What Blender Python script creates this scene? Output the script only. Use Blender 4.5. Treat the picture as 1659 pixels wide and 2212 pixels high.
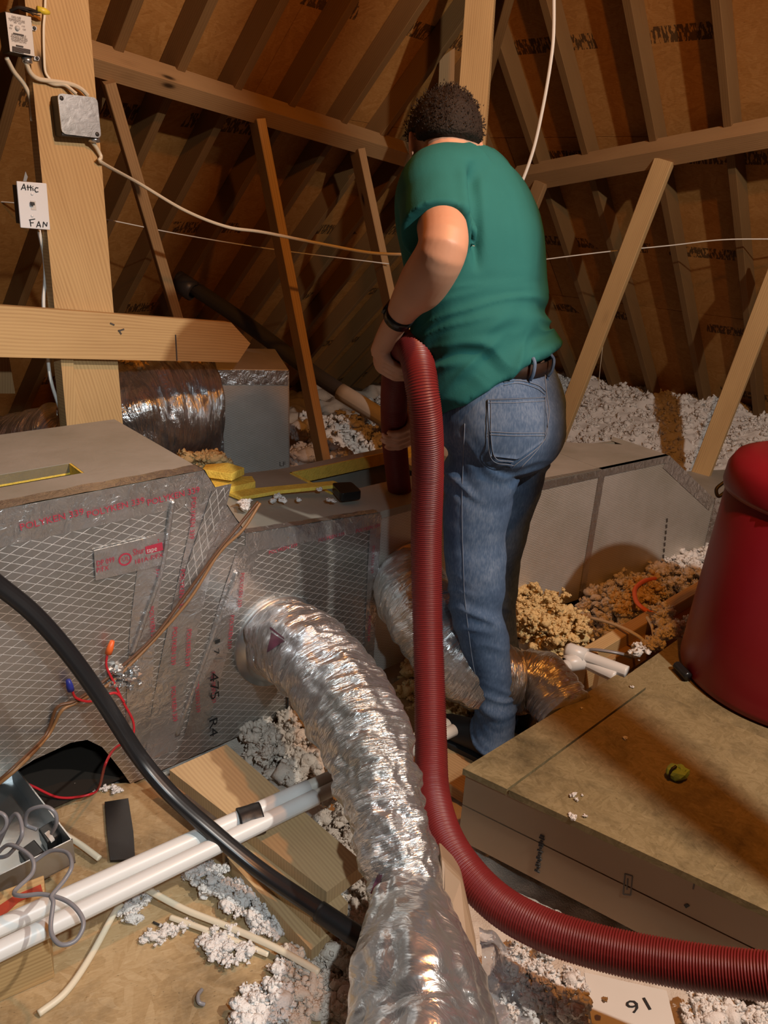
import bpy, bmesh, math, random
import numpy as np
from mathutils import Vector, Matrix, noise as mnoise
from mathutils.bvhtree import BVHTree

random.seed(7); RNG = np.random.default_rng(7)
for o in list(bpy.data.objects): bpy.data.objects.remove(o)
SC = bpy.context.scene
COL = SC.collection
A3 = lambda *a: np.array(a, float)
# ------------------------------------------------------------------ camera
FPX = 1660.0; PITCH = math.radians(22.0); ROLL = math.radians(3.2)
CAM = A3(0, 0, 1.5)
FW = A3(0, math.cos(PITCH), -math.sin(PITCH)); _r0 = A3(1, 0, 0); _u0 = A3(0, math.sin(PITCH), math.cos(PITCH))
RT = math.cos(ROLL)*_r0 + math.sin(ROLL)*_u0; UP = math.cos(ROLL)*_u0 - math.sin(ROLL)*_r0
cd = bpy.data.cameras.new('camera'); cam = bpy.data.objects.new('camera', cd); COL.objects.link(cam)
cd.sensor_fit = 'HORIZONTAL'; cd.sensor_width = 36.0; cd.lens = 36.0*FPX/1659.0; cd.clip_start = 0.02
M = Matrix(((RT[0], UP[0], -FW[0]), (RT[1], UP[1], -FW[1]), (RT[2], UP[2], -FW[2]))).to_4x4()
M.translation = Vector(CAM); cam.matrix_world = M
SC.camera = cam
# ------------------------------------------------------------------ world, lamps, exposure
w = bpy.data.worlds.new('world'); SC.world = w; w.use_nodes = True
w.node_tree.nodes['Background'].inputs[0].default_value = (1.0, 0.62, 0.34, 1)
w.node_tree.nodes['Background'].inputs[1].default_value = 0.025
def lamp(name, loc, col, power, radius, kind='POINT'):
    l = bpy.data.lights.new(name, kind); l.color = col; l.energy = power
    l.shadow_soft_size = radius
    o = bpy.data.objects.new(name, l); o.location = loc; COL.objects.link(o); return o
lamp('warm_bulb', (0.75, 1.05, 2.75), (1.0, 0.36, 0.055), 80, 0.04)
def aim(o, d, size, blend): o.data.spot_size = math.radians(size); o.data.spot_blend = blend; o.rotation_euler = Vector(d).to_track_quat('-Z', 'Y').to_euler()
aim(lamp('work_lamp', (1.50, 0.42, 2.65), (1.0, 0.95, 0.87), 225, 0.03, 'SPOT'), (-1.15, 2.0, -2.3), 98, .35)     # shaded work lamp pointing down into the attic
aim(lamp('phone_torch', (0.26, -0.12, 1.85), (0.82, 0.94, 1.0), 86, 0.025, 'SPOT'), (-1.1, 1.2, -1.3), 76, .6)
vs = SC.view_settings; vs.view_transform = 'Standard'; vs.look = 'None'; vs.exposure = -0.05; vs.gamma = 1.0
vs.use_curve_mapping = False

# ------------------------------------------------------------------ measuring helpers (pixel of the photo -> place in the attic)
def ray(x, y): return FW + RT*(x-829.5)/FPX - UP*(y-1106)/FPX
def ZP(x, y, z=0.0):
    d = ray(x, y); return CAM + d*(z-CAM[2])/d[2]
def PY(x, y, Y):
    d = ray(x, y); return CAM + d*(Y-CAM[1])/d[1]
def DP(x, y, d): return CAM + ray(x, y)*d
def PL(x, y, p, n):
    d = ray(x, y); n = np.asarray(n); return CAM + d*(np.dot(np.asarray(p)-CAM, n)/np.dot(d, n))
def hd(a): return A3(math.sin(math.radians(a)), math.cos(math.radians(a)), 0)
def nrm(v): v = np.asarray(v, float); return v/np.linalg.norm(v)
ZV = A3(0, 0, 1)

def vnoise(p, seed=0):
    p = np.asarray(p, float); i = np.floor(p).astype(np.int64); f = p-i; f = f*f*(3-2*f)
    def h(dx, dy, dz):
        n = (i[..., 0]+dx)*374761393 + (i[..., 1]+dy)*668265263 + (i[..., 2]+dz)*2147483647 + seed*1274126177
        n = (n ^ (n >> 13))*1274126177; n = n ^ (n >> 16)
        return (n & 0xffff)/32767.5-1
    r = 0
    for dx in (0, 1):
        for dy in (0, 1):
            for dz in (0, 1):
                wgt = (f[..., 0] if dx else 1-f[..., 0])*(f[..., 1] if dy else 1-f[..., 1])*(f[..., 2] if dz else 1-f[..., 2])
                r = r + wgt*h(dx, dy, dz)
    return r
def fbm(p, o=3, seed=0):
    p = np.asarray(p, float); r = 0; a = 1
    for k in range(o): r = r + a*vnoise(p*(2.03**k), seed+k); a *= .5
    return r
def catmull(P, n):
    P = np.asarray(P, float); P = np.vstack([2*P[0]-P[1], P, 2*P[-1]-P[-2]]); out = []
    m = len(P)-3
    ts = np.linspace(0, m-1e-6, n)
    for t in ts:
        k = int(t); u = t-k; a, b, c, d = P[k:k+4]
        out.append(.5*((2*b)+(-a+c)*u+(2*a-5*b+4*c-d)*u*u+(-a+3*b-3*c+d)*u**3))
    return np.array(out)
def even(P, n):
    Q = catmull(P, 400); s = np.r_[0, np.cumsum(np.linalg.norm(np.diff(Q[:, :3], axis=0), axis=1))]
    t = np.linspace(0, s[-1], n); return np.stack([np.interp(t, s, Q[:, k]) for k in range(Q.shape[1])], 1), s[-1]

# ------------------------------------------------------------------ materials
MATS = {}
class NT:
    def __init__(s, name):
        s.m = bpy.data.materials.new(name); s.m.use_nodes = True; s.t = s.m.node_tree
        s.b = s.t.nodes['Principled BSDF']; MATS[name] = s.m
    def n(s, typ, **kw):
        nd = s.t.nodes.new(typ)
        for k, v in kw.items():
            if k.startswith('i_'):
                key = k[2:]; key = int(key) if key.isdigit() else key.replace('_', ' ')
                s.set(nd.inputs[key], v)
            else: setattr(nd, k, v)
        return nd
    def set(s, inp, v):
        if isinstance(v, bpy.types.NodeSocket): s.t.links.new(v, inp)
        elif isinstance(v, bpy.types.Node): s.t.links.new(v.outputs[0], inp)
        else: inp.default_value = v
    def P(s, **kw):
        for k, v in kw.items(): s.set(s.b.inputs[k.replace('_', ' ')], v)
    def math(s, op, a, b=0.0, c=None):
        nd = s.n('ShaderNodeMath', operation=op); s.set(nd.inputs[0], a); s.set(nd.inputs[1], b)
        if c is not None: s.set(nd.inputs[2], c)
        return nd.outputs[0]
    def map(s, src, scale=(1, 1, 1), rot=(0, 0, 0), loc=(0, 0, 0)):
        nd = s.n('ShaderNodeMapping'); s.set(nd.inputs[0], src); s.set(nd.inputs[3], scale); s.set(nd.inputs[2], rot); s.set(nd.inputs[1], loc); return nd.outputs[0]
    def noise(s, vec, scale, det=3, rough=.55, dist=0.0):
        nd = s.n('ShaderNodeTexNoise'); s.set(nd.inputs['Vector'], vec); nd.inputs['Scale'].default_value = scale
        nd.inputs['Detail'].default_value = det; nd.inputs['Roughness'].default_value = rough; nd.inputs['Distortion'].default_value = dist
        return nd.outputs[0]
    def ramp(s, f, stops, interp='LINEAR'):
        nd = s.n('ShaderNodeValToRGB'); s.set(nd.inputs[0], f); cr = nd.color_ramp; cr.interpolation = interp
        while len(cr.elements) < len(stops): cr.elements.new(.5)
        for e, (p, c) in zip(cr.elements, stops):
            e.position = p; e.color = (*c, 1) if len(c) == 3 else c
        return nd.outputs[0]
    def mix(s, f, a, b, mode='MIX'):
        nd = s.n('ShaderNodeMix', data_type='RGBA', blend_type=mode); s.set(nd.inputs[0], f)
        for i, v in ((6, a), (7, b)): s.set(nd.inputs[i], (*v, 1) if isinstance(v, tuple) and len(v) == 3 else v)
        return nd.outputs[2]
    def bump(s, h, strength=.3, dist=.002):
        nd = s.n('ShaderNodeBump'); nd.inputs['Strength'].default_value = strength; nd.inputs['Distance'].default_value = dist
        s.set(nd.inputs['Height'], h); s.t.links.new(nd.outputs[0], s.b.inputs['Normal'])
    def uv(s): return s.n('ShaderNodeTexCoord').outputs['UV']
    def oc(s): return s.n('ShaderNodeTexCoord').outputs['Object']
    def uvr(s, k=7.0):
        """UV shifted by a random amount for each object"""
        a = s.n('ShaderNodeVectorMath', operation='ADD'); s.t.links.new(s.uv(), a.inputs[0])
        r = s.math('MULTIPLY', s.n('ShaderNodeObjectInfo').outputs['Random'], k)
        c = s.n('ShaderNodeCombineXYZ'); s.set(c.inputs[0], r); s.set(c.inputs[1], r); s.t.links.new(c.outputs[0], a.inputs[1]); return a.outputs[0]

def wood(name, dark, light, rough=.7, knots=True):
    t = NT(name); uv = t.uvr()
    warp = t.noise(t.map(uv, (1.2, 6, 1)), 1.0, 2)
    a = t.n('ShaderNodeVectorMath', operation='ADD'); t.set(a.inputs[0], uv)
    c = t.n('ShaderNodeCombineXYZ'); t.set(c.inputs[1], t.math('MULTIPLY', warp, .05)); t.t.links.new(c.outputs[0], a.inputs[1])
    rings = t.n('ShaderNodeTexWave', wave_type='BANDS', bands_direction='Y', i_Vector=t.map(a.outputs[0], (.12, 1, 1)))
    rings.inputs['Scale'].default_value = 34; rings.inputs['Distortion'].default_value = 2.2; rings.inputs['Detail'].default_value = 2; rings.inputs['Detail Scale'].default_value = .5
    fib = t.noise(t.map(uv, (4, 260, 1)), 1.0, 3)
    blot = t.noise(t.map(uv, (3, 10, 1)), 1.0, 3)
    f = t.math('ADD', t.math('MULTIPLY', rings.outputs['Fac'] if 'Fac' in rings.outputs else rings.outputs[1], .24), t.math('ADD', t.math('MULTIPLY', fib, .34), t.math('MULTIPLY', blot, .42)))
    col = t.ramp(f, [(.28, light), (.60, tuple(x*.35+y*.65 for x, y in zip(dark, light))), (.92, dark)])
    if knots:
        v = t.n('ShaderNodeTexVoronoi', i_Vector=t.map(uv, (2.6, 7.5, 1))); v.inputs['Scale'].default_value = 1; v.inputs['Randomness'].default_value = 1
        k = t.ramp(v.outputs['Distance'], [(.05, (1, 1, 1)), (.1, (.15, .15, .15)), (.16, (0, 0, 0))])
        col = t.mix(k, col, tuple(x*.25 for x in dark))
    t.P(Base_Color=col, Roughness=rough); t.b.inputs['Specular IOR Level'].default_value = .25
    t.bump(fib, .25, .001); return t.m
wood('pine', (.30, .165, .065), (.60, .40, .185))
wood('pine_old', (.20, .105, .04), (.40, .24, .11))
wood('pine_grey', (.36, .22, .11), (.60, .42, .22))
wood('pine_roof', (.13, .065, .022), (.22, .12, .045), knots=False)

def osb(name, cols, stamp=False, dirt=0.0, k=1.0, chip=.45):
    t = NT(name); uv = t.uvr()
    def strands(rot, seed):
        v = t.n('ShaderNodeTexVoronoi', i_Vector=t.map(t.map(uv, (1, 1, 1), (0, 0, rot), (seed, seed, 0)), (12*k, 48*k, 1)))
        v.inputs['Scale'].default_value = 1
        return v
    a, b, c = strands(.25, 1.3), strands(1.35, 4.1), strands(-.6, 8.7)
    ga, gb, gc = [t.math('MULTIPLY', s_.outputs['Color'], 1.0) for s_ in (a, b, c)]
    sel = t.noise(t.map(uv, (6*k, 6*k, 1)), 1, 2)
    s1 = t.math('GREATER_THAN', sel, .5); s2 = t.math('GREATER_THAN', t.noise(t.map(uv, (7*k, 7*k, 1), (0, 0, 0), (3, 9, 0)), 1, 2), .54)
    m1 = t.mix(s1, ga, gb); m2 = t.mix(s2, m1, gc)
    fine = t.noise(t.map(uv, (40*k, 160*k, 1), (0, 0, .4)), 1, 3)
    big = t.noise(t.map(uv, (2.2, 2.2, 1)), 1, 3)
    bw = t.n('ShaderNodeRGBToBW'); t.set(bw.inputs[0], m2)
    f = t.math('ADD', t.math('MULTIPLY', bw.outputs[0], chip), t.math('ADD', t.math('MULTIPLY', fine, .3+(.45-chip)*.5), t.math('MULTIPLY', big, .32+(.45-chip)*.5)))
    col = t.ramp(f, [(.22, cols[0]), (.5, cols[1]), (.8, cols[2])])
    speck = t.ramp(t.noise(t.map(uv, (90, 260, 1), (0, 0, 1.1)), 1, 2), [(.24, (0, 0, 0)), (.33, (1, 1, 1))])
    col = t.mix(1.0, col, t.mix(speck, tuple(.35 for _ in range(3)), (1, 1, 1)), 'MULTIPLY')
    if dirt:
        d = t.ramp(t.noise(t.map(uv, (5, 5, 1), (0, 0, 0), (5, 1, 0)), 1, 6, .7), [(.48, (1, 1, 1)), (.72, (1-dirt,)*3)])
        col = t.mix(1.0, col, d, 'MULTIPLY')
    if stamp:   # smudged black ink stamps printed in rows on the sheathing
        sep = t.n('ShaderNodeSeparateXYZ'); t.set(sep.inputs[0], t.uv()); u, v = sep.outputs[0], sep.outputs[1]
        vv = t.math('FRACT', t.math('DIVIDE', v, .61)); band = t.math('MULTIPLY', t.math('GREATER_THAN', vv, .42), t.math('LESS_THAN', vv, .54))
        on = t.math('GREATER_THAN', t.noise(t.map(t.uv(), (2.4, 1.7, 1), (0, 0, 0), (2, 7, 0)), 1, 1), .5)
        ch = t.math('GREATER_THAN', t.noise(t.map(t.uv(), (95, 22, 1)), 1, 2, .6), .47)
        ink = t.math('MULTIPLY', t.math('MULTIPLY', band, on), ch)
        col = t.mix(t.math('MULTIPLY', ink, .78), col, (.012, .009, .006))
    t.P(Base_Color=col, Roughness=.8); t.b.inputs['Specular IOR Level'].default_value = .2
    t.bump(f, .35, .002); return t.m
osb('osb_roof', ((.24, .10, .022), (.36, .165, .042), (.48, .25, .08)), stamp=True, k=1.3, chip=.2)
osb('osb_floor', ((.30, .19, .085), (.44, .305, .155), (.56, .42, .245)), dirt=.5, k=1.7, chip=.26)
osb('osb_dusty_shade', ((.15, .11, .05), (.23, .175, .085), (.33, .26, .14)), dirt=.6, k=3.2, chip=.25)  # dusty platform top; its dark tone also paints the rear deck's shadow

def foil(name, grid, col=(.66, .665, .68), rough=.3, wr=.35, metal=.88, circ=False, lettering=False, wscale=1.0):
    t = NT(name); uv = t.uv()
    if circ: wv = t.map(uv, (120*wscale, 11*wscale, 1), (0, 0, .06))
    else: wv = t.map(uv, (9*wscale, 7*wscale, 1))
    w1 = t.noise(wv, 1, 4, .6, .6 if not circ else 1.2)
    w2 = t.noise(t.map(uv, (55, 45, 1)), 1, 3)
    h = t.math('ADD', w1, t.math('MULTIPLY', w2, .18 if not circ else .3))
    base = t.mix(t.ramp(t.noise(t.map(uv, (3, 3, 1)), 1, 4), [(.35, (0, 0, 0)), (.7, (1, 1, 1))]), col, tuple(c*.72 for c in col[:2])+(col[2]*.66,))
    rg = t.math('ADD', rough, t.math('MULTIPLY', w2, .16))
    if grid:
        sep = t.n('ShaderNodeSeparateXYZ'); t.set(sep.inputs[0], uv); u, v = sep.outputs[0], sep.outputs[1]
        gd = t.math('ADD', .45, t.math('MULTIPLY', w2, 1.1))
        def line(a, b, k, wd):
            x = t.math('MULTIPLY', t.math('ADD', t.math('MULTIPLY', u, a), t.math('MULTIPLY', v, b)), k)
            return t.math('LESS_THAN', t.math('ABSOLUTE', t.math('SUBTRACT', t.math('FRACT', x), .5)), wd)
        g = t.math('MULTIPLY', gd, t.math('MAXIMUM', line(1, 2.1, grid, .035), line(1, -2.1, grid, .035)))
        base = t.mix(t.math('MULTIPLY', g, .8), base, (.95, .93, .9)); rg = t.math('ADD', rg, t.math('MULTIPLY', g, .25))
        h = t.math('ADD', t.math('MULTIPLY', h, 1.0), t.math('MULTIPLY', g, .10))
    t.P(Base_Color=base, Metallic=metal, Roughness=rg); t.bump(h, wr, .012); return t.m
foil('foil_scrim', 22.0, (.50, .485, .47), .30, .25, metal=.86)
foil('foil_scrim_fine', 48.0, (.66, .62, .56), .42, .16, metal=.6)
foil('foil_tape', 0, (.70, .68, .68), .22, .55, wscale=4)
foil('foil_flex', 0, (.72, .72, .73), .15, .7, circ=True)
foil('foil_wrap', 0, (.72, .73, .74), .22, .5, wscale=2.5)
foil('foil_dust', 0, (.46, .43, .37), .6, .2, metal=.3)
foil('galvanised', 0, (.62, .64, .66), .3, .05, metal=.95, wscale=6)

def plain(name, col, rough=.5, metal=0.0, bump=None, spec=.5, var=0.0, coat=0.0, vs=20):
    t = NT(name); c = (*col, 1)
    if var:
        n_ = t.noise(t.oc(), vs, 4); c = t.mix(n_, tuple(x*(1-var) for x in col), tuple(min(1, x*(1+var)) for x in col))
    t.P(Base_Color=c, Roughness=rough, Metallic=metal); t.b.inputs['Specular IOR Level'].default_value = spec
    if coat: t.b.inputs['Coat Weight'].default_value = coat
    if bump: t.bump(t.noise(t.oc(), bump[0], 4), bump[1], bump[2])
    return t.m
plain('red_hose', (.16, .014, .013), .42, spec=.45, var=.15)
plain('red_plastic', (.22, .007, .014), .38, bump=(180, .12, .001), var=.06)
plain('black_rubber', (.012, .012, .013), .33, spec=.6)
plain('black_tape', (.012, .011, .011), .45, bump=(60, .3, .002))
plain('pvc_white', (.74, .73, .70), .35, var=.08, vs=8)
plain('pvc_grey', (.48, .44, .38), .5, var=.15, vs=8)
plain('abs_grey', (.055, .055, .06), .4)
plain('fluff_white', (.80, .76, .72), .95, spec=.1, bump=(220, .8, .004), var=.1, vs=30)
plain('fluff_tan', (.66, .57, .48), .95, spec=.1, bump=(220, .8, .004), var=.2, vs=18)
plain('fluff_yellow', (.74, .54, .26), .95, spec=.1, bump=(220, .8, .004), var=.2, vs=25)
plain('fiberglass', (.80, .56, .10), .95, spec=.05, bump=(150, .9, .004), var=.25, vs=40)
plain('dust_floor', (.16, .105, .06), .95, spec=.05, bump=(60, .6, .01), var=.35, vs=6)
plain('cable_cream', (.74, .66, .50), .45)
plain('cable_white', (.80, .78, .72), .4)
plain('wire_red', (.55, .02, .03), .4)
plain('wire_brown', (.13, .055, .022), .4)
plain('wire_copper', (.30, .15, .06), .4)
plain('wire_black', (.02, .015, .012), .5)
plain('wire_grey', (.22, .21, .22), .35)
plain('wire_orange', (.85, .16, .03), .45)
plain('nut_orange', (.85, .15, .03), .4)
plain('nut_blue', (.03, .05, .42), .4)
plain('nut_yellow', (.80, .62, .05), .4)
plain('plate_white', (.78, .80, .82), .25, coat=.3)
plain('label_paper', (.62, .60, .56), .5, var=.05)
plain('dark_metal', (.05, .048, .045), .5, .4)
plain('screw', (.55, .55, .55), .3, .9)
plain('ink_black', (.012, .012, .012), .7)
plain('ink_red', (.42, .03, .06), .6)
plain('ink_grey', (.16, .14, .13), .7)
plain('ink_faded', (.10, .085, .075), .8)
plain('red_paint', (.42, .05, .02), .7, var=.3)
plain('hole_shade', (.02, .014, .009), .95)  # near-black for the plenum's inside, recess shade put into the colour
plain('phone_black', (.01, .01, .01), .25)
plain('green_leaf', (.30, .50, .12), .6, var=.4, bump=(40, .5, .004))
plain('skin', (.58, .31, .20), .5, var=.06, bump=(160, .12, .001))
plain('hair', (.018, .011, .007), .7, bump=(160, .9, .006), spec=.3)
plain('shirt_teal', (.022, .150, .145), .85, bump=(320, .25, .001), var=.08, vs=14, spec=.2)
plain('belt_brown', (.03, .016, .010), .5)
plain('shoe_black', (.012, .012, .013), .6, var=.2)
plain('watch_black', (.008, .008, .009), .3)
plain('stitch', (.20, .24, .31), .9)
plain('ink_purple', (.11, .035, .06), .5)
plain('brown_box_shaded_foil', (.30, .20, .12), .55, var=.15, vs=5)  # brown box sides; on the boot it paints the foil's shade
plain('card_white', (.66, .62, .56), .6, var=.08, vs=6)
plain('dial', (.55, .55, .53), .4)
t = NT('denim'); oc = t.oc()
n1 = t.noise(oc, 9, 4); n2 = t.noise(t.map(oc, (1, 1, .25)), 260, 2); n3 = t.noise(t.map(oc, (2, 2, 1)), 3.2, 2)
col = t.ramp(t.math('ADD', t.math('MULTIPLY', n1, .45), t.math('ADD', t.math('MULTIPLY', n2, .3), t.math('MULTIPLY', n3, .35))), [(.36, (.035, .065, .13)), (.55, (.085, .14, .24)), (.75, (.22, .29, .40))])
t.P(Base_Color=col, Roughness=.9); t.b.inputs['Specular IOR Level'].default_value = .15; t.bump(n2, .3, .001)
t = NT('plastic_wrap'); t.P(Base_Color=(.85, .87, .9, 1), Roughness=.18, Alpha=1.0); t.b.inputs['Transmission Weight'].default_value = .75
t.bump(t.noise(t.oc(), 30, 3), .6, .01)

# ------------------------------------------------------------------ object helpers
ORG = {}   # world origin of each object built
def tag(o, label=None, cat=None, group=None, kind=None):
    if label: o['label'] = label
    if cat: o['category'] = cat
    if group: o['group'] = group
    if kind: o['kind'] = kind
    return o
def empty(name, loc, label=None, cat=None, group=None, kind=None):
    o = bpy.data.objects.new(name, None); o.location = loc; o.empty_display_size = .05; COL.objects.link(o)
    ORG[o] = A3(*loc); return tag(o, label, cat, group, kind)
def obj(name, V, F, mat, parent=None, uv=None, smooth=False, label=None, cat=None, group=None, kind=None):
    V = np.asarray(V, float)
    if parent is not None: org = ORG[parent]
    else: org = A3((V[:, 0].min()+V[:, 0].max())/2, (V[:, 1].min()+V[:, 1].max())/2, V[:, 2].min())
    me = bpy.data.meshes.new(name)
    F = F if isinstance(F, list) else np.asarray(F)
    me.from_pydata((V-org).tolist(), [], F if isinstance(F, list) else F.tolist())
    mats = mat if isinstance(mat, (list, tuple)) else [mat]
    for m_ in mats: me.materials.append(MATS[m_])
    if uv is not None:
        ul = me.uv_layers.new(name='UVMap'); li = np.empty(len(me.loops), np.int32); me.loops.foreach_get('vertex_index', li)
        ul.data.foreach_set('uv', np.asarray(uv, float)[li].ravel())
    if smooth: me.polygons.foreach_set('use_smooth', [True]*len(me.polygons))
    me.update()
    o = bpy.data.objects.new(name, me); COL.objects.link(o)
    if parent is not None: o.parent = parent; ORG[o] = org
    else: o.location = org; ORG[o] = org
    return tag(o, label, cat, group, kind)
class MB:
    def __init__(s): s.v = []; s.f = []; s.u = []
    def add(s, V, F, U=None):
        k = len(s.v); s.v += [tuple(map(float, p)) for p in V]; s.f += [tuple(int(i)+k for i in f) for f in F]
        s.u += [tuple(map(float, q)) for q in U] if U is not None else [(p[0], p[1]) for p in V]; return s
    def obj(s, name, mat, parent=None, **kw): return obj(name, s.v, s.f, mat, parent, uv=s.u, **kw)
def board_geo(p0, p1, wdir, w, t, ch=.0025, w1=None):
    """a sawn board: centre line p0-p1, width along wdir, chamfered long edges; UV = metres along / across"""
    p0, p1 = np.asarray(p0, float), np.asarray(p1, float); ax = nrm(p1-p0); wd = np.asarray(wdir, float); wd = nrm(wd-ax*np.dot(wd, ax)); td = np.cross(ax, wd)
    L = np.linalg.norm(p1-p0); V = []; U = []; F = []
    for j, (c, ww) in enumerate(((p0, w), (p1, w1 or w))):
        h, q = ww/2, t/2
        pr = [(-h+ch, -q), (h-ch, -q), (h, -q+ch), (h, q-ch), (h-ch, q), (-h+ch, q), (-h, q-ch), (-h, -q+ch)]
        per = 0
        for k in range(9):
            a, b = pr[k % 8]; V.append(c+wd*a+td*b)
            if k: per += math.hypot(a-pr[k-1][0], b-pr[k-1][1])
            U.append((j*L, per))
    for k in range(8): F.append((k, k+1, 10+k, 9+k))
    n = len(V)
    for j in (0, 1):
        base = len(V); c = V[9*j:9*j+8]; V += list(c); U += [(U[9*j+i][1]*.2, U[9*j+i][1]) for i in range(8)]
        F.append(tuple(range(base, base+8)) if j else tuple(range(base+7, base-1, -1)))
    return V, F, U
def board(name, p0, p1, wdir, w, t, mat, parent=None, w1=None, **kw):
    V, F, U = board_geo(p0, p1, wdir, w, t, w1=w1); return obj(name, V, F, mat, parent, uv=U, **kw)
def prism_geo(pts, vec):
    """solid from a polygon pushed along vec; UV in metres on the polygon's own plane"""
    pts = [np.asarray(p, float) for p in pts]; vec = np.asarray(vec, float); n = len(pts)
    e = nrm(pts[1]-pts[0]); nn = nrm(vec); e2 = np.cross(nn, e); uvp = [((p-pts[0])@e, (p-pts[0])@e2) for p in pts]
    V = pts+[p+vec for p in pts]; U = uvp+uvp; F = [tuple(range(n)), tuple(range(2*n-1, n-1, -1))]
    d = np.linalg.norm(vec); per = 0
    for i in range(n):
        j = (i+1) % n; L = np.linalg.norm(pts[j]-pts[i]); b = len(V)
        V += [pts[i], pts[j], pts[j]+vec, pts[i]+vec]; U += [(per, 0), (per+L, 0), (per+L, d), (per, d)]; F.append((b+3, b+2, b+1, b)); per += L
    return V, F, U
def prism(name, pts, vec, mat, parent=None, bevel=0, **kw):
    V, F, U = prism_geo(pts, vec); o = obj(name, V, F, mat, parent, uv=U, **kw)
    bm = bmesh.new(); bm.from_mesh(o.data); bmesh.ops.remove_doubles(bm, verts=bm.verts, dist=1e-5); bmesh.ops.recalc_face_normals(bm, faces=bm.faces)
    if bevel: bmesh.ops.bevel(bm, geom=bm.edges[:], offset=bevel, segments=2, affect='EDGES', profile=.5)
    bm.to_mesh(o.data); bm.free(); return o
def frames(P):
    T = np.gradient(P, axis=0); T /= np.linalg.norm(T, axis=1)[:, None]+1e-12
    N = np.zeros_like(P); r = A3(0, 0, 1) if abs(T[0][2]) < .9 else A3(1, 0, 0); N[0] = nrm(np.cross(T[0], r))
    for i in range(1, len(P)): v = N[i-1]-T[i]*np.dot(N[i-1], T[i]); N[i] = nrm(v)
    return T, N, np.cross(T, N)
def sweep_geo(P, R, seg=12, disp=None, caps=True, flat=None):
    """tube along P (n x 3) with radii R; disp(s, ang) adds to the radius"""
    P = np.asarray(P, float); n = len(P); R = np.full(n, R) if np.isscalar(R) else np.asarray(R, float)
    T, N, B = frames(P); s = np.r_[0, np.cumsum(np.linalg.norm(np.diff(P, axis=0), axis=1))]
    ang = np.linspace(0, 2*math.pi, seg+1); rr = R[:, None]*np.ones((1, seg+1))
    if disp is not None: rr = rr+disp(s[:, None]*np.ones((1, seg+1)), np.ones((n, 1))*ang[None])
    rr[:, -1] = rr[:, 0]
    V = P[:, None]+rr[..., None]*(np.cos(ang)[None, :, None]*N[:, None]+np.sin(ang)[None, :, None]*B[:, None])
    U = np.stack([s[:, None]*np.ones((1, seg+1)), (ang[None]*R[:, None])], -1)
    m = seg+1; i, j = np.meshgrid(np.arange(n-1), np.arange(seg), indexing='ij'); a = (i*m+j).ravel()
    F = np.stack([a, a+1, a+m+1, a+m], 1).tolist(); V = V.reshape(-1, 3); U = U.reshape(-1, 2)
    if caps:
        k = len(V); V = np.vstack([V, P[:1], P[-1:]]); U = np.vstack([U, U[:1], U[-1:]])
        F += [(k, j+1, j) for j in range(seg)]+[(k+1, (n-1)*m+j, (n-1)*m+j+1) for j in range(seg)]
    return V, F, U
def tube(name, pts, r, mat, parent=None, n=None, seg=10, disp=None, **kw):
    P, L = even(pts, n or max(12, min(160, 14*len(pts)))); V, F, U = sweep_geo(P, r, seg, disp); return obj(name, V, F, mat, parent, uv=U, smooth=True, **kw)
def lathe_geo(c, axis, prof, seg=40, ref=None):
    """prof: (distance along axis, radius)"""
    axis = nrm(axis); r = ref if ref is not None else (A3(1, 0, 0) if abs(axis[0]) < .8 else A3(0, 1, 0)); N = nrm(np.cross(axis, r)); B = np.cross(axis, N)
    ang = np.linspace(0, 2*math.pi, seg+1); V = []; U = []; per = 0
    for k, (h, q) in enumerate(prof):
        if k: per += math.hypot(h-prof[k-1][0], q-prof[k-1][1])
        for a in ang: V.append(np.asarray(c)+axis*h+q*(math.cos(a)*N+math.sin(a)*B)); U.append((a*max(q, .01), per))
    m = seg+1; F = [(k*m+j, k*m+j+1, (k+1)*m+j+1, (k+1)*m+j) for k in range(len(prof)-1) for j in range(seg)]
    return V, F, U
def lathe(name, c, axis, prof, mat, parent=None, seg=40, **kw):
    V, F, U = lathe_geo(c, axis, prof, seg); return obj(name, V, F, mat, parent, uv=U, smooth=True, **kw)
def text_geo(s, size=1.0):
    cu = bpy.data.curves.new('t', 'FONT'); cu.body = s; cu.size = size; cu.resolution_u = 2; cu.extrude = 0
    ob = bpy.data.objects.new('t', cu); COL.objects.link(ob); dg = bpy.context.evaluated_depsgraph_get(); dg.update()
    me = bpy.data.meshes.new_from_object(ob.evaluated_get(dg)); V = np.array([v.co[:] for v in me.vertices]); F = [tuple(p.vertices) for p in me.polygons]
    bpy.data.objects.remove(ob); bpy.data.curves.remove(cu); bpy.data.meshes.remove(me); return V, F
def letter(s, o, x, y, mat, parent, height=None, width=None, nudge=.0008, name='lettering', lines=None, **kw):
    """flat print: text from o along x with up y; several lines allowed; fitted to a width or a cap height"""
    V, F = text_geo(s); x, y = nrm(x), nrm(y); n = np.cross(x, y); W = V[:, 0].max()-V[:, 0].min()
    k = (height/.7) if height else width/W; kx = width/W if width else k
    P = np.asarray(o)+np.outer((V[:, 0]-V[:, 0].min())*kx, x)+np.outer(V[:, 1]*k, y)+n*nudge
    return obj(name, P, F, mat, parent, uv=P[:, :2], **kw)

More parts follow.
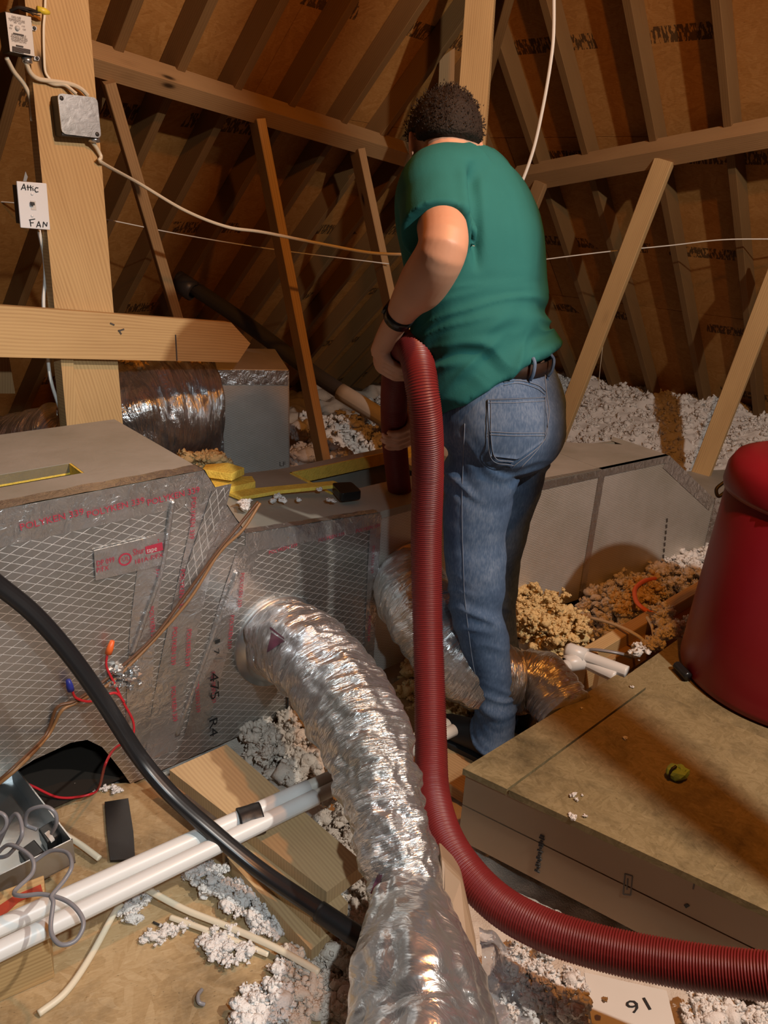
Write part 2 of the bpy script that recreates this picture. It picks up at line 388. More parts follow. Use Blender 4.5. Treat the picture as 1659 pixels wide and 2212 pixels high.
def ico(n):
    bm = bmesh.new(); bmesh.ops.create_icosphere(bm, subdivisions=n, radius=1); V = np.array([v.co[:] for v in bm.verts]); F = np.array([[v.index for v in f.verts] for f in bm.faces]); bm.free(); return V, F
ICO = ico(2); ICO1 = ico(1)
def fluff_geo(C, S, rough=.45, flat=.75, small=13, base=None):
    """many torn puffs of loose insulation: one lumpy ball per centre"""
    C = np.asarray(C, float); S = np.asarray(S, float); k = len(C)
    if small:      # shreds torn loose all over each puff
        d_ = RNG.normal(0, 1, (k, small, 3)); d_ /= np.linalg.norm(d_, axis=2)[..., None]; d_[..., 2] = np.abs(d_[..., 2])*flat*1.1-.1
        C2 = (C[:, None]+d_*S[:, None, None]*RNG.uniform(.75, 1.35, (k, small, 1))).reshape(-1, 3); S2 = np.repeat(S, small)*RNG.uniform(.13, .36, k*small)
        V1, F1 = puffs(C, S, base or ICO, rough, flat); V2, F2 = puffs(C2, S2, ICO1, rough*1.6, 1.0, .35, 1.9); return np.vstack([V1, V2]), np.vstack([F1, F2+len(V1)])
    return puffs(C, S, ICO, rough, flat)
def puffs(C, S, shape, rough, flat, lo=.6, hi=1.35):
    V0, F0 = shape; k = len(C)
    d = 1+rough*vnoise((V0[None]*1.7+RNG.uniform(-50, 50, (k, 1, 3))).reshape(-1, 3), 3).reshape(k, -1)+.35*rough*vnoise((V0[None]*4.3+RNG.uniform(-50, 50, (k, 1, 3))).reshape(-1, 3), 5).reshape(k, -1)
    st = RNG.uniform(lo, hi, (k, 1, 3)); st[..., 2] *= flat
    V = C[:, None]+V0[None]*d[..., None]*S[:, None, None]*st
    F = (F0[None]+(np.arange(k)*len(V0))[:, None, None]).reshape(-1, 3); return V.reshape(-1, 3), F
def scatter_px(poly, n, z, jit=.0, up=0.0):
    """n random points on the level z inside a region measured on the photo"""
    poly = np.array(poly, float); x0, y0 = poly.min(0); x1, y1 = poly.max(0); out = []
    W = np.array([ZP(x, y, z) for x, y in poly])[:, :2]; lo, hi = W.min(0), W.max(0)
    while len(out) < n:
        p = RNG.uniform(lo, hi); c = False; j = len(W)-1
        for i in range(len(W)):
            if (W[i][1] > p[1]) != (W[j][1] > p[1]) and p[0] < (W[j][0]-W[i][0])*(p[1]-W[i][1])/(W[j][1]-W[i][1])+W[i][0]: c = not c
            j = i
        if c: out.append((p[0], p[1], z+RNG.uniform(0, up)))
    return np.array(out)
def fluff(name, polys, n, z, size, mat, label, cat='insulation', up=.03, flat=.7, clump=True, kind='stuff', parent=None):
    C = np.vstack([scatter_px(p, n if np.isscalar(n) else n[i], z, up=up) for i, p in enumerate(polys)]); S = RNG.uniform(size[0], size[1], len(C))
    if clump:
        k = 2; C = np.vstack([C]+[C+RNG.normal(0, 1, C.shape)*S[:, None]*A3(.9, .9, .5) for _ in range(k)]); S = np.r_[S, *(S*RNG.uniform(.3, .7, len(S)) for _ in range(k))]
    V, F = fluff_geo(C, S, .55, flat); return obj(name, V, F, mat, parent, smooth=True, label=label, cat=cat, kind=kind)

# ================================================================== SETTING: floor and the two roof slopes that meet in a hip
V, F, U = prism_geo([A3(-5, -1.5, -.10), A3(6, -1.5, -.10), A3(6, 11, -.10), A3(-5, 11, -.10)], A3(0, 0, -.03))
obj('floor', V, F, 'dust_floor', uv=U, kind='structure', label='dusty attic floor between the joists, under the loose insulation')
ALEFT, ARIGHT = hd(40), hd(-50)          # the two eave directions of the house
SCL = 1.4
def roof_frame(e0, fall, along):
    e0 = CAM+SCL*(np.asarray(e0)-CAM); up = nrm(-fall+ZV); n = nrm(-(fall+ZV)); return e0, along, up, n   # n points into the attic
RL = roof_frame(A3(-.38, 5.4, 0), hd(-50), hd(40)); RR = roof_frame(A3(.44, 5.5, 0), hd(40), hd(-50))
def meet(r1, r2):
    a = np.array([[r1[1][0], -r2[1][0]], [r1[1][1], -r2[1][1]]]); s = np.linalg.solve(a, (r2[0]-r1[0])[:2]); return s
SL, SR = meet(RL, RR)                      # along-positions of the hip's foot on each eave
def clip(poly, a, b, c):
    out = []
    for i in range(len(poly)):
        p, q = poly[i], poly[(i+1) % len(poly)]; fp, fq = a*p[0]+b*p[1]-c, a*q[0]+b*q[1]-c
        if fp <= 0: out.append(p)
        if fp*fq < 0: t_ = fp/(fp-fq); out.append((p[0]+t_*(q[0]-p[0]), p[1]+t_*(q[1]-p[1])))
    return out
def build_roof(name, fr, s_hip, lab, raft_px, lo):
    e0, al, up, n = fr; root = empty(name, e0, label=lab, kind='structure')
    P = lambda s, t, o=0.0: e0+al*s+up*t+n*o
    for i in range(6):
        for j in range(5):
            s1 = s_hip-.3-j*2.44+(i % 2)*1.22; s0 = s1-2.44; t0 = -.2+i*1.22
            poly = [(s0+.002, t0+.002), (s1-.002, t0+.002), (s1-.002, t0+1.218), (s0+.002, t0+1.218)]
            poly = clip(poly, 1, math.cos(math.pi/4), s_hip)
            if len(poly) < 3: continue
            m = len(poly); V = [P(s, t) for s, t in poly]+[P(s, t, -.012) for s, t in poly]; U = poly+poly
            F = [tuple(range(m)), tuple(range(2*m-1, m-1, -1))]+[(k, m+k, m+(k+1) % m, (k+1) % m) for k in range(m)]
            obj('sheathing_panel', V, F, 'osb_roof', root, uv=U)
    ss = []
    for (x, y) in raft_px:
        q = PL(x, y, e0+n*.10, n); ss.append((q-e0)@al)
    ss = sorted(ss); d = np.mean(np.diff(ss)); s = ss[0]-d
    while s > ss[0]-4.2: ss.append(s); s -= d
    s = max(ss)+d
    while s < s_hip-.2: ss.append(s); s += d
    for s in ss:
        run = min((s_hip-s)*math.sqrt(2), 7.0)
        if run < .3: continue
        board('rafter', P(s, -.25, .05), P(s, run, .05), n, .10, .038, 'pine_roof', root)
    return root, P
roofL, PLf = build_roof('ceiling', RL, SL, 'left roof slope of brown strand board on rafters', [(300, 0), (462, 0), (617, 0), (769, 0), (922, 0)], 0)
roofR, PRf = build_roof('ceiling', RR, SR, 'right roof slope of brown strand board on rafters', [(1040, 0), (1172, 0), (1352, 0), (1544, 0)], 0)
hipfoot = RL[0]+RL[1]*SL; hipdir = nrm(-hd(-50)-hd(40)+ZV)
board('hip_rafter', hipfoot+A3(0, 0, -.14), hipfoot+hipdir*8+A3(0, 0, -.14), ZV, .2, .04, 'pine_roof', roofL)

# ================================================================== BRACING IN THE ROOF
def facebox(pts, plane, n, depth):
    """board whose front face is seen: corners read on a plane, pushed back by depth"""
    return [PL(x, y, plane, n) for x, y in pts], -nrm(n)*depth
def timber(name, px, plane, n, depth, mat, label, cat, group=None):
    q, v = facebox(px, plane, n, depth); V, F, U = prism_geo(q, v)
    q0 = [np.asarray(p) for p in q]; e = nrm(q0[1]-q0[0]); L = max(np.linalg.norm(q0[1]-q0[0]), np.linalg.norm(q0[2]-q0[1]))
    if np.linalg.norm(q0[1]-q0[0]) < np.linalg.norm(q0[2]-q0[1]): U = [(b, a) for a, b in U]
    return obj(name, V, F, mat, uv=U, label=label, cat=cat, group=group)
PUR = .10+.045
timber('purlin', [(195, 123), (900, 337), (900, 368), (195, 163)], RL[0]+RL[3]*(PUR+.03), RL[3], .09, 'pine_old', 'long brown purlin under the left roof slope, sloping down towards the man', 'timber')
timber('purlin', [(1100, 385), (2150, 193), (2150, 232), (1100, 421)], RR[0]+RR[3]*(PUR+.03), RR[3], .09, 'pine_old', 'long brown purlin under the right roof slope, behind the white hanging cable', 'timber')
def strut(px0, fr, px1, d1, w, lab, mat='pine_old', wd=None, t=.038, name='roof_strut'):
    p0, p1 = PL(*px0, fr[0]+fr[3]*(PUR+.02), fr[3]), DP(*px1, d1)
    return board(name, p0, p1, wd if wd is not None else hd(25), t, w, mat, label=lab, cat='timber')
strut((232, 172), RL, (398, 740), 3.3, .089, 'leftmost roof strut, running down behind the pointed beam', wd=hd(60))
strut((556, 262), RL, (714, 1075), 3.55, .089, 'middle roof strut on the left slope, foot in the insulation beside the foil duct box', wd=hd(60), mat='pine')
strut((772, 325), RL, (895, 905), 4.0, .089, 'roof strut on the left slope nearest the man, behind his forearm', wd=hd(60))
strut((1436, 345), RR, (1190, 985), 4.3, .089, 'roof strut on the right slope beside the man, standing behind the long duct', wd=hd(40), mat='pine')
strut((1700, 540), RR, (1508, 1040), 4.1, .095, 'rough-edged roof strut at the right above the red drum', wd=hd(40), mat='pine')
strut((1170, 392), RR, (1128, 500), 4.2, .07, 'short slanting strut end just behind the man\'s shoulder', wd=hd(40))
# tall king post behind the man's head and the short strut beside it
_n = nrm(A3(-.25, -1, .0)); _p = DP(1040, 200, 3.0)
kp = timber('king_post', [(1015, -140), (1076, -140), (1004, 1000), (935, 1000)], _p, _n, .045, 'pine', 'tall pale post rising behind the man\'s head', 'post')
_n2 = nrm(A3(.1, -1, 0))
timber('short_post', [(951, 88), (983, 88), (976, 420), (938, 420)], DP(965, 150, 3.6), _n2, .04, 'pine_old', 'short brown post with sawn top, left of the tall post behind the head', 'post')
timber('short_post', [(886, 640), (918, 640), (905, 1010), (872, 1010)], DP(895, 800, 3.2), _n2, .04, 'pine', 'pale stud glimpsed between the hose and the man\'s shirt', 'post')
# dark crosspiece low by the eave and vent pipe
tube('vent_pipe', [DP(385, 600, 3.9), DP(520, 690, 3.85), DP(680, 808, 3.75), DP(840, 912, 3.6)], .038, 'abs_grey', n=40, seg=20, label='dark grey vent pipe slanting across behind the duct box', cat='pipe')
vp = [o for o in COL.objects if o.name.startswith('vent_pipe')][0]
lathe('pipe_collar', DP(400, 618, 3.86), nrm(DP(520, 690, 3.85)-DP(385, 600, 3.9)), [(-.03, .038), (-.03, .052), (.05, .052), (.055, .038)], 'abs_grey', vp, seg=20)
tube('vent_pipe_tail', [DP(735, 846, 3.68), DP(845, 914, 3.58)], .042, 'pvc_grey', vp, n=8, seg=20, label='pale lower end of the pipe')

# ------------------------------------------------------------------ left post and what is fixed to it
NP = hd(132); AX = hd(42)                              # face normal and run of the near timbers
beam_p = DP(0, 712, 2.1); post_p = beam_p-NP*.045
post = empty('timber_post', PL(200, 985, post_p, NP), 'tall pale 2x8 timber post at the left, carrying a junction box and wiring', 'post')
q = [PL(x, y, post_p, NP) for x, y in [(52, -120), (181, -120), (273, 1010), (151, 1010)]]
ctr0, ctr1 = (q[2]+q[3])/2, (q[0]+q[1])/2
def post_piece(name, px, dz=0.0):
    qq = [PL(x, y, post_p, NP) for x, y in px]; V, F, U = prism_geo([p+NP*dz for p in qq], -NP*.04); return obj(name, V, F, 'pine', post, uv=[(b, a) for a, b in U])
post_piece('post_shaft', [(42, -120), (181, -120), (273, 1010), (151, 1010)])
post_piece('knee_block', [(127, 772), (154, 773), (172, 1000), (148, 1000)], .012)
qb = [PL(x, y, beam_p, NP) for x, y in [(-160, 648), (500, 697), (541, 742), (514, 783), (-160, 768)]]
V, F, U = prism_geo(qb, -NP*.04); beam = obj('crossbeam', V, F, 'pine', uv=U, label='horizontal timber beam with pointed end nailed across the post', cat='timber')
for (x0, y0, x1, y1) in [(238, 698, 247, 702), (255, 715, 268, 711), (256, 713, 262, 722)]:
    a, b = PL(x0, y0, beam_p+NP*.001, NP), PL(x1, y1, beam_p+NP*.001, NP); board('pencil_mark', a, b, ZV, .004, .001, 'ink_faded', beam)
board('pencil_mark', PL(379, 723, beam_p+NP*.001, NP), PL(382, 779, beam_p+NP*.001, NP), AX, .0035, .001, 'ink_faded', beam)
# second, darker stud behind the post, at the frame's left
timber('short_post', [(-60, 740), (14, 740), (33, 850), (-60, 850)], DP(0, 800, 2.5), NP, .04, 'pine_old', 'brown timber stub under the beam at the left edge', 'post')

def on_post(x, y, off=0.0): return PL(x, y, post_p+NP*off, NP)
# thermostat
th = empty('thermostat_box', on_post(42, 125), 'grey attic fan thermostat box with printed face, top of the left post', 'thermostat')
prism('box_body', [on_post(x, y, .05) for x, y in [(10, 24), (68, 36), (76, 124), (22, 112)]], -NP*.049, 'dark_metal', th, bevel=.002)
prism('face_plate', [on_post(x, y, .053) for x, y in [(12, 26), (67, 37), (75, 122), (22, 111)]], -NP*.002, 'label_paper', th)
xd = nrm(on_post(64, 40, .055)-on_post(14, 30, .055)); yd = nrm(on_post(12, 26, .055)-on_post(22, 111, .055))
def fl(s, x, y, wpx, hgt, par, mat='ink_grey', off=.0545): 
    o_ = on_post(x, y, off); o2 = on_post(x+wpx, y+wpx*.2, off); letter(s, o_, xd, yd, mat, par, height=hgt, width=np.linalg.norm(o2-o_))
for s, x, y, wd_ in [('FAN OFF', 26, 39, 20), ('TEMPERATURE', 19, 44, 35), ('ADJUSTABLE', 25, 77, 32), ('TEMPERATURE', 24, 83, 36), ('THERMOSTAT', 25, 89, 33)]:
    fl(s, x, y, wd_, .0058, th)
for s, x, y in [('90', 30, 50), ('100', 40, 52), ('80', 22, 56), ('110', 48, 58), ('70', 20, 62), ('120', 50, 65)]: fl(s, x, y, 6, .0036, th)
for x, y, wd_ in [(29, 72, 22), (35, 98, 15)]+[(27, 101+2.1*k, 38-(k == 4)*14) for k in range(5)]:       # print too small to read
    board('fine_print', on_post(x, y, .0542), on_post(x+wd_, y+wd_*.2, .0542), NP, .0003, .0016, 'ink_grey', th)
lathe('dial_knob', on_post(37, 61, .053), NP, [(0, .006), (.006, .005), (.006, 0)], 'dial', th, seg=16)
for x, y in [(74, 61), (80, 126)]:
    prism('mounting_ear', [on_post(x+a, y+b, .006) for a, b in [(-7, -5), (4, -4), (6, 0), (4, 5), (-6, 4)]], -NP*.003, 'screw', th)
    lathe('screw_head', on_post(x, y, .006), NP, [(0, .0045), (.003, .0035), (.003, 0)], 'dark_metal', th, seg=12)
lathe('cable_clamp', on_post(58, 128, .03), nrm(yd)*-1, [(-.004, 0), (-.004, .013), (.008, .013), (.01, .008), (.014, 0)], 'screw', th, seg=16)
tw = tube('wire_bundle', [on_post(22, 24, .03), on_post(40, 16, .045), on_post(62, 20, .05), on_post(80, 26, .045)], .004, 'wire_black', th)
for k in range(4): tube('wire_end', [on_post(38+4*k, 18+2*k, .045), on_post(60+6*k, 24+3*k-6*(k % 2), .055), on_post(72+7*k, 34-8*(k % 2), .04)], .0014, 'wire_black', tw)
lathe('wire_nut', on_post(80, 19, .045), nrm(on_post(104, 27, .045)-on_post(80, 19, .045)), [(0, 0), (0, .007), (.02, .008), (.032, .004), (.032, 0)], 'nut_yellow', th, seg=12)

def wire(name, px, r, mat, label, cat='cable', seg=8, parent=None, group=None, n=None):
    return tube(name, px, r, mat, parent, seg=seg, label=label, cat=cat, n=n, group=group)
wire('cable', [on_post(98, -60, .006), on_post(97, 20, .006), on_post(94, 60, .006), on_post(95, 120, .006), on_post(98, 155, .006), on_post(108, 172, .008)], .004, 'cable_cream', 'thin cream cable running straight down the post past the yellow wire nut')
wire('cable', [on_post(56, 135, .03), on_post(66, 157, .02), on_post(82, 170, .012), on_post(110, 175, .01), on_post(150, 181, .012), on_post(175, 192, .02), on_post(190, 207, .02)], .006, 'cable_cream', 'cream cable curving from the thermostat to the junction box')
wire('cable', [on_post(100, 175, .008), on_post(118, 182, .008), on_post(140, 184, .012), on_post(165, 203, .02)], .005, 'cable_cream', 'short cream cable tucked under the curved cable above the junction box')
wire('cable', [on_post(14, 125, .02), on_post(30, 155, -.0), on_post(52, 183, -.02), on_post(66, 215, -.03), on_post(70, 262, -.03)], .006, 'cable_cream', 'cream cable hanging from the thermostat down the post\'s shaded side')
# junction box
jb = empty('junction_box', on_post(172, 305), 'square galvanised junction box with screwed cover on the left post', 'junction box')
prism('box_body', [on_post(x, y, .042) for x, y in [(125, 206), (205, 212), (214, 300), (134, 294)]], -NP*.041, 'dark_metal', jb, bevel=.003)
def roundquad(c, r=.18, k=4):
    c = [np.asarray(p) for p in c]; out = []
    for i in range(4):
        a, b, d = c[i-1], c[i], c[(i+1) % 4]
        for t_ in np.linspace(0, 1, k+1): out.append((1-t_)**2*(b+(a-b)*r)+2*t_*(1-t_)*b+t_*t_*(b+(d-b)*r))
    return out
prism('cover_plate', roundquad([on_post(x, y, .046) for x, y in [(124, 201), (210, 211), (219, 299), (134, 289)]], .13), -NP*.003, 'galvanised', jb)
for x, y in [(133, 212), (210, 290)]: lathe('screw_head', on_post(x, y, .046), NP, [(0, .006), (.002, .005), (.002, 0)], 'dark_metal', jb, seg=12)
lathe('cable_clamp', on_post(203, 300, .022), nrm(yd)*-1, [(-.004, 0), (-.004, .016), (.008, .016), (.01, .008), (.012, 0)], 'screw', jb, seg=16)
# switch plate
sp_ = empty('switch_plate', on_post(70, 497), 'white light switch plate marked Attic Fan in black pen on the post', 'switch')
sq = [(36, 391), (101, 396), (109, 497), (45, 492)]
prism('switch_box', [on_post(x, y, .026) for x, y in [(44, 400), (94, 404), (100, 488), (52, 484)]], -NP*.05, 'dark_metal', sp_)
prism('plate', [on_post(x, y, .032) for x, y in sq], -NP*.006, 'plate_white', sp_, bevel=.002)
prism('toggle_slot', [on_post(x, y, .0335) for x, y in [(66, 433), (77, 434), (79, 454), (68, 453)]], -NP*.001, 'label_paper', sp_)
prism('toggle', [on_post(x, y, .044) for x, y in [(68, 436), (75, 437), (76, 444), (69, 443)]], -NP*.01, 'dark_metal', sp_, bevel=.001)
xs, ys = nrm(on_post(101, 396, .034)-on_post(36, 391, .034)), nrm(on_post(36, 391, .034)-on_post(45, 492, .034))
def hand(strokes, name='handwriting'):
    mb = MB()
    for st in strokes:
        for a, b in zip(st[:-1], st[1:]): mb.add(*board_geo(on_post(*a, .0338), on_post(*b, .0338), NP, .0006, .0022, .0002))
    return mb.obj(name, 'ink_black', sp_)
hand([[(46, 410), (52, 397), (56, 411)], [(48, 406), (55, 406)], [(60, 399), (61, 411)], [(58, 404), (70, 405)], [(66, 400), (67, 412)], [(71, 406), (72, 412)], [(71, 402), (72, 403)], [(83, 406), (78, 405), (75, 410), (78, 415), (83, 414)]])
hand([[(65, 475), (67, 489)], [(63, 475), (76, 473)], [(66, 481), (73, 481)], [(79, 491), (84, 478), (88, 491)], [(81, 487), (88, 487)], [(93, 491), (94, 479), (101, 489), (102, 480)]])
for x, y in [(70, 419), (70, 466)]: lathe('screw_head', on_post(x, y, .0335), NP, [(0, .004), (.0012, .003), (.0012, 0)], 'plate_white', sp_, seg=12)
prism('mounting_strap', [on_post(x, y, .003) for x, y in [(50, 391), (55, 370), (60, 382), (57, 392)]], -NP*.002, 'screw', sp_)
wire('cable', [on_post(84, 497, -.03), on_post(96, 560, -.05), on_post(97, 610, -.05), on_post(94, 662, -.05), on_post(104, 780, -.06), on_post(112, 830, -.06), on_post(130, 885, -.06)], .0055, 'cable_white', 'white cable dropping from the switch down behind the beam')
wire('cable', [on_post(198, 305, .02), on_post(210, 322, .012), on_post(219, 340, .008), on_post(221, 352, .005), DP(300, 396, 2.5), DP(400, 455, 2.6), DP(490, 490, 2.7), DP(570, 502, 2.8), DP(700, 528, 2.9), DP(800, 546, 2.95), DP(880, 550, 2.95)], .0058, 'cable_cream', 'long cream cable sagging from the junction box across to the man', n=120)
wire('cable', [DP(1196, -60, 2.6), DP(1196, 60, 2.62), DP(1190, 130, 2.64), DP(1172, 235, 2.7), DP(1150, 330, 2.75), DP(1118, 414, 2.8), DP(1080, 480, 2.85)], .0062, 'cable_white', 'white cable hanging from the roof behind the man\'s shoulder')
wire('thin_wire', [DP(-30, 434, 3.0), DP(60, 442, 3.0), DP(230, 474, 3.1), DP(400, 508, 3.3), DP(600, 540, 3.5), DP(840, 570, 3.7)], .0025, 'cable_white', 'thin pale wire strung along the left roof struts', 'wire')
wire('thin_wire', [DP(1140, 565, 3.9), DP(1300, 545, 3.85), DP(1450, 530, 3.8), DP(1560, 518, 3.7), DP(1700, 516, 3.6), DP(2100, 512, 3.3)], .003, 'cable_white', 'thin pale wire strung across the right roof struts', 'wire')
wire('string', [DP(1316, 660, 4.1), DP(1306, 720, 4.2), DP(1297, 790, 4.3), DP(1292, 842, 4.4)], .0016, 'cable_cream', 'thin string hanging from the strut to the insulation', 'string')

# ================================================================== DUCTS
gA, gB = A3(-.638, 1.65, 0), A3(.008, 2.225, 0); da = nrm(gB-gA); db = A3(-da[1], da[0], 0)   # run of the front face / into the depth
def ds(s, w_, z): return gA+da*s+db*w_+ZV*z
ZT, ZM = .853, .618
plen = empty('foil_plenum', ds(.2, .2, 0), 'large foil-faced duct plenum stepping down from the left, with taped seams', 'duct')
def panel(name, pts, mat, parent, outw=None, th=.025):
    """one duct board: polygon of points with thickness"""
    pts = [np.asarray(p, float) for p in pts]; c = np.mean(pts, 0); nn = sum(np.cross(pts[i]-c, pts[(i+1) % len(pts)]-c) for i in range(len(pts))); nn = nrm(nn)
    ow = outw if outw is not None else (c-(gA+da*.4+db*.27+ZV*.3))*A3(1, 1, 1); ow = np.asarray(ow); nn = nn if nn@ow > 0 else -nn
    V, F, U = prism_geo(pts, nn*-th); u = nrm(np.cross(ZV, nn)) if abs(nn[2]) < .9 else da; v = np.cross(nn, u)
    U = [((p-gA)@u, (p-gA)@v) for p in map(np.asarray, V)]; return obj(name, V, F, mat, parent, uv=U)
arch = [(-.33, .17), (-.24, .197), (-.15, .205), (-.11, .195), (-.075, .155), (-.05, .10), (-.025, .04), (-.01, 0)]
SE = .838
front = [(-1.5, 0), (-1.5, ZT)]+[(.243, ZT), (.358, ZM+.035), (SE, ZM-.012), (SE, 0)]+[(s, z) for s, z in arch[::-1]]+[(-.9, .1), (-.9, 0)]
panel('front_panel', [ds(s, 0, z) for s, z in front], 'foil_scrim', plen, -db)
# top of the high part, with the square cut-out in it
h0 = [ZP(-130, 1058, ZT), ZP(182, 1021, ZT), ZP(134, 1003, ZT), ZP(-130, 1027, ZT)]
TW = .55; hs0, hs1 = -.40, (h0[1]-gA)@da; hw0, hw1 = (h0[1]-gA)@db, (h0[2]-gA)@db
for a, b, c_, d_ in [(-1.5, hs0, 0, TW), (hs1, .243, 0, TW), (hs0, hs1, 0, hw0), (hs0, hs1, hw1, TW)]:
    panel('top_panel', [ds(a, c_, ZT), ds(b, c_, ZT), ds(b, d_, ZT), ds(a, d_, ZT)], 'foil_dust', plen, ZV)
cb = .0
for p in ([ds(hs0, hw1, ZT-.001), ds(hs1, hw1, ZT-.001), ds(hs1, hw1, ZT-.03), ds(hs0, hw1, ZT-.03)], [ds(hs1, hw0, ZT-.001), ds(hs1, hw1, ZT-.001), ds(hs1, hw1, ZT-.03), ds(hs1, hw0, ZT-.03)]):
    V, F, U = prism_geo(p, nrm(ds(-.2, .28, 0)-np.mean(p, 0)*A3(1, 1, 0))*.006*A3(1, 1, 0)); obj('cut_edge', V, F, 'fiberglass', plen, uv=U)
panel('slope_panel', [ds(.243, 0, ZT), ds(.358, 0, ZM+.035), ds(.358, TW-.08, ZM+.035), ds(.243, TW, ZT)], 'foil_scrim', plen, da+ZV)
# low part: top with the opening the hose goes into
ms0, ms1, mw0, mw1 = .80, 1.42, .20, .44; SEND = 1.62
for a, b, c_, d_ in [(.358, ms0, 0, .50), (ms0, ms1, 0, mw0), (ms0, ms1, mw1, .50), (ms1, SEND, 0, .50)]:
    z_ = lambda s: ZM+.035*(SE-min(s, SE))/.48-.012
    panel('low_top_panel', [ds(a, c_, z_(a)), ds(b, c_, z_(b)), ds(b, d_, z_(b)), ds(a, d_, z_(a))], 'foil_dust', plen, ZV)
for p in ([ds(ms0, mw1, ZM-.004), ds(ms1, mw1, ZM-.004), ds(ms1, mw1, ZM-.05), ds(ms0, mw1, ZM-.05)], [ds(ms0, mw0, ZM-.004), ds(ms0, mw1, ZM-.004), ds(ms0, mw1, ZM-.05), ds(ms0, mw0, ZM-.05)]):
    V, F, U = prism_geo(p, nrm(ds(1.1, .3, 0)-np.mean(p, 0)*A3(1, 1, 0))*.006*A3(1, 1, 0)); obj('cut_edge', V, F, 'fiberglass', plen, uv=U)
panel('end_panel', [ds(SEND, 0, .0), ds(SEND, 0, ZM-.012), ds(SEND, .5, ZM-.012), ds(SEND, .5, 0)], 'foil_scrim', plen)
panel('back_panel', [ds(-1.5, TW, 0), ds(.2, TW, 0), ds(.2, TW, ZT-.03), ds(-1.5, TW, ZT-.03)], 'hole_shade', plen)  # back and bottom panels near-black: the inner shade is put into their colour
panel('bottom_panel', [ds(-1.5, .02, .012), ds(.3, .02, .012), ds(.3, TW-.02, .012), ds(-1.5, TW-.02, .012)], 'hole_shade', plen, -ZV, .008)
panel('low_back_panel', [ds(.2, .5, 0), ds(SEND, .5, 0), ds(SEND, .5, ZM-.03), ds(.2, .5, ZM-.03)], 'foil_dust', plen)
panel('side_front_panel', [ds(SEND, .012, 0), ds(SE, .012, 0), ds(SE, .012, ZM-.014), ds(SEND, .012, ZM-.014)], 'foil_scrim_fine', plen, -db)
# tape along the edges: crinkled strips with the red print
def ribbon_geo(P, N, wv, k=1, amp=.0012, nu=60, nv=6, seed=1):
    """strip along P (2 ends) and width vector, slightly crinkled, lifted along N"""
    P = np.asarray(P, float); Q, L = even(P, nu) if len(P) > 2 else (np.linspace(P[0], P[1], nu), np.linalg.norm(P[1]-P[0]))
    wv = np.asarray(wv, float); N = nrm(N); V = []; U = []
    for i in range(nu):
        for j in range(nv):
            b = j/(nv-1); p = Q[i]+wv*b; V.append(p); U.append((L*i/(nu-1), np.linalg.norm(wv)*b))
    V = np.array(V); V = V+N*(.0022+amp*fbm(V*60, 2, seed))[:, None]
    F = [(i*nv+j, i*nv+j+1, (i+1)*nv+j+1, (i+1)*nv+j) for i in range(nu-1) for j in range(nv-1)]; return V, F, U
fn = -db                                                  # outward normal of the front face
def tape(P, wv, N, name='foil_tape_strip', mat='foil_tape', amp=.0012, seed=1):
    V, F, U = ribbon_geo(P, N, wv, amp=amp, seed=seed); return obj(name, V, F, mat, plen, uv=U, smooth=True)
t_top = tape([ds(-1.5, 0, ZT), ds(.243, 0, ZT)], -ZV*.085, fn, amp=.002)
tape([ds(-1.5, -.002, ZT), ds(.243, -.002, ZT)], db*.05, ZV, amp=.002, seed=4)
t_dia = tape([ds(.243, 0, ZT), ds(.358, 0, ZM+.035)], -da*.09-ZV*.02, fn, seed=5)
tape([ds(.243, -.002, ZT), ds(.358, -.002, ZM+.035)], db*.07, nrm(da*.9+ZV*.5), seed=6)
t_low = tape([ds(.358, 0, ZM+.033), ds(SE, 0, ZM-.012)], -ZV*.055, fn, seed=7)
tape([ds(.358, -.002, ZM+.033), ds(SE, -.002, ZM-.012)], db*.03, ZV, seed=8)
t_v1 = tape([ds(.225, 0, ZT-.05), ds(.10, 0, .36), ds(.03, 0, .05)], da*.095, fn, seed=9)
t_v2 = tape([ds(.335, 0, ZM), ds(.25, 0, .40), ds(.15, 0, .08)], da*.075, fn, seed=10)
t_c = tape([ds(SE-.04, 0, ZM-.02), ds(SE-.04, 0, .01)], da*.045, fn, seed=11)
t_p = tape([ds(.07, 0, ZT-.14), ds(.02, 0, .45), ds(-.02, 0, .10)], da*.07, fn, seed=12)
V, F, U = ribbon_geo([ds(.243+.02, -.003, ZT-.055), ds(.16, -.003, ZM-.07)], fn, da*.05, seed=13); obj('bare_patch', V, F, 'foil_scrim', plen, uv=U)
# raised folds in the tape
for P in ([ds(.155, 0, ZT-.06), ds(.115, 0, .62), ds(.065, 0, .50), ds(.02, 0, .40)], [ds(.33, 0, ZM-.07), ds(.27, 0, .42), ds(.19, 0, .24), ds(.13, 0, .10)]):
    tube('tape_fold', [p+fn*.004 for p in P], .007, 'foil_tape', plen, n=40, seg=8)
def pf(s, z): return ds(s, -.0, z)+fn*.0052
def prints(par, items):
    for s_, z_, ang, hgt, txt in items:
        x = da*math.cos(ang)+ZV*math.sin(ang); y = -da*math.sin(ang)+ZV*math.cos(ang); letter(txt, pf(s_, z_), x, y, 'ink_red', par, height=hgt, name='red_print')
prints(t_top, [(-.20, ZT-.055, .05, .016, 'POLYKEN 339'), (-.055, ZT-.058, .05, .016, 'POLYKEN 339'), (.09, ZT-.06, .05, .016, 'POLYKEN 339')])
DN = -math.pi/2
prints(t_v1, [(.205, .79, DN-.1, .013, 'POLYKEN 339'), (.165, .60, DN-.1, .013, 'POLYKEN 339'), (.135, .44, DN-.1, .013, 'POLYKEN 339'), (.175, .42, DN-.1, .013, 'POLYKEN 339'), (.12, .26, DN, .013, 'POLYKEN 339')])
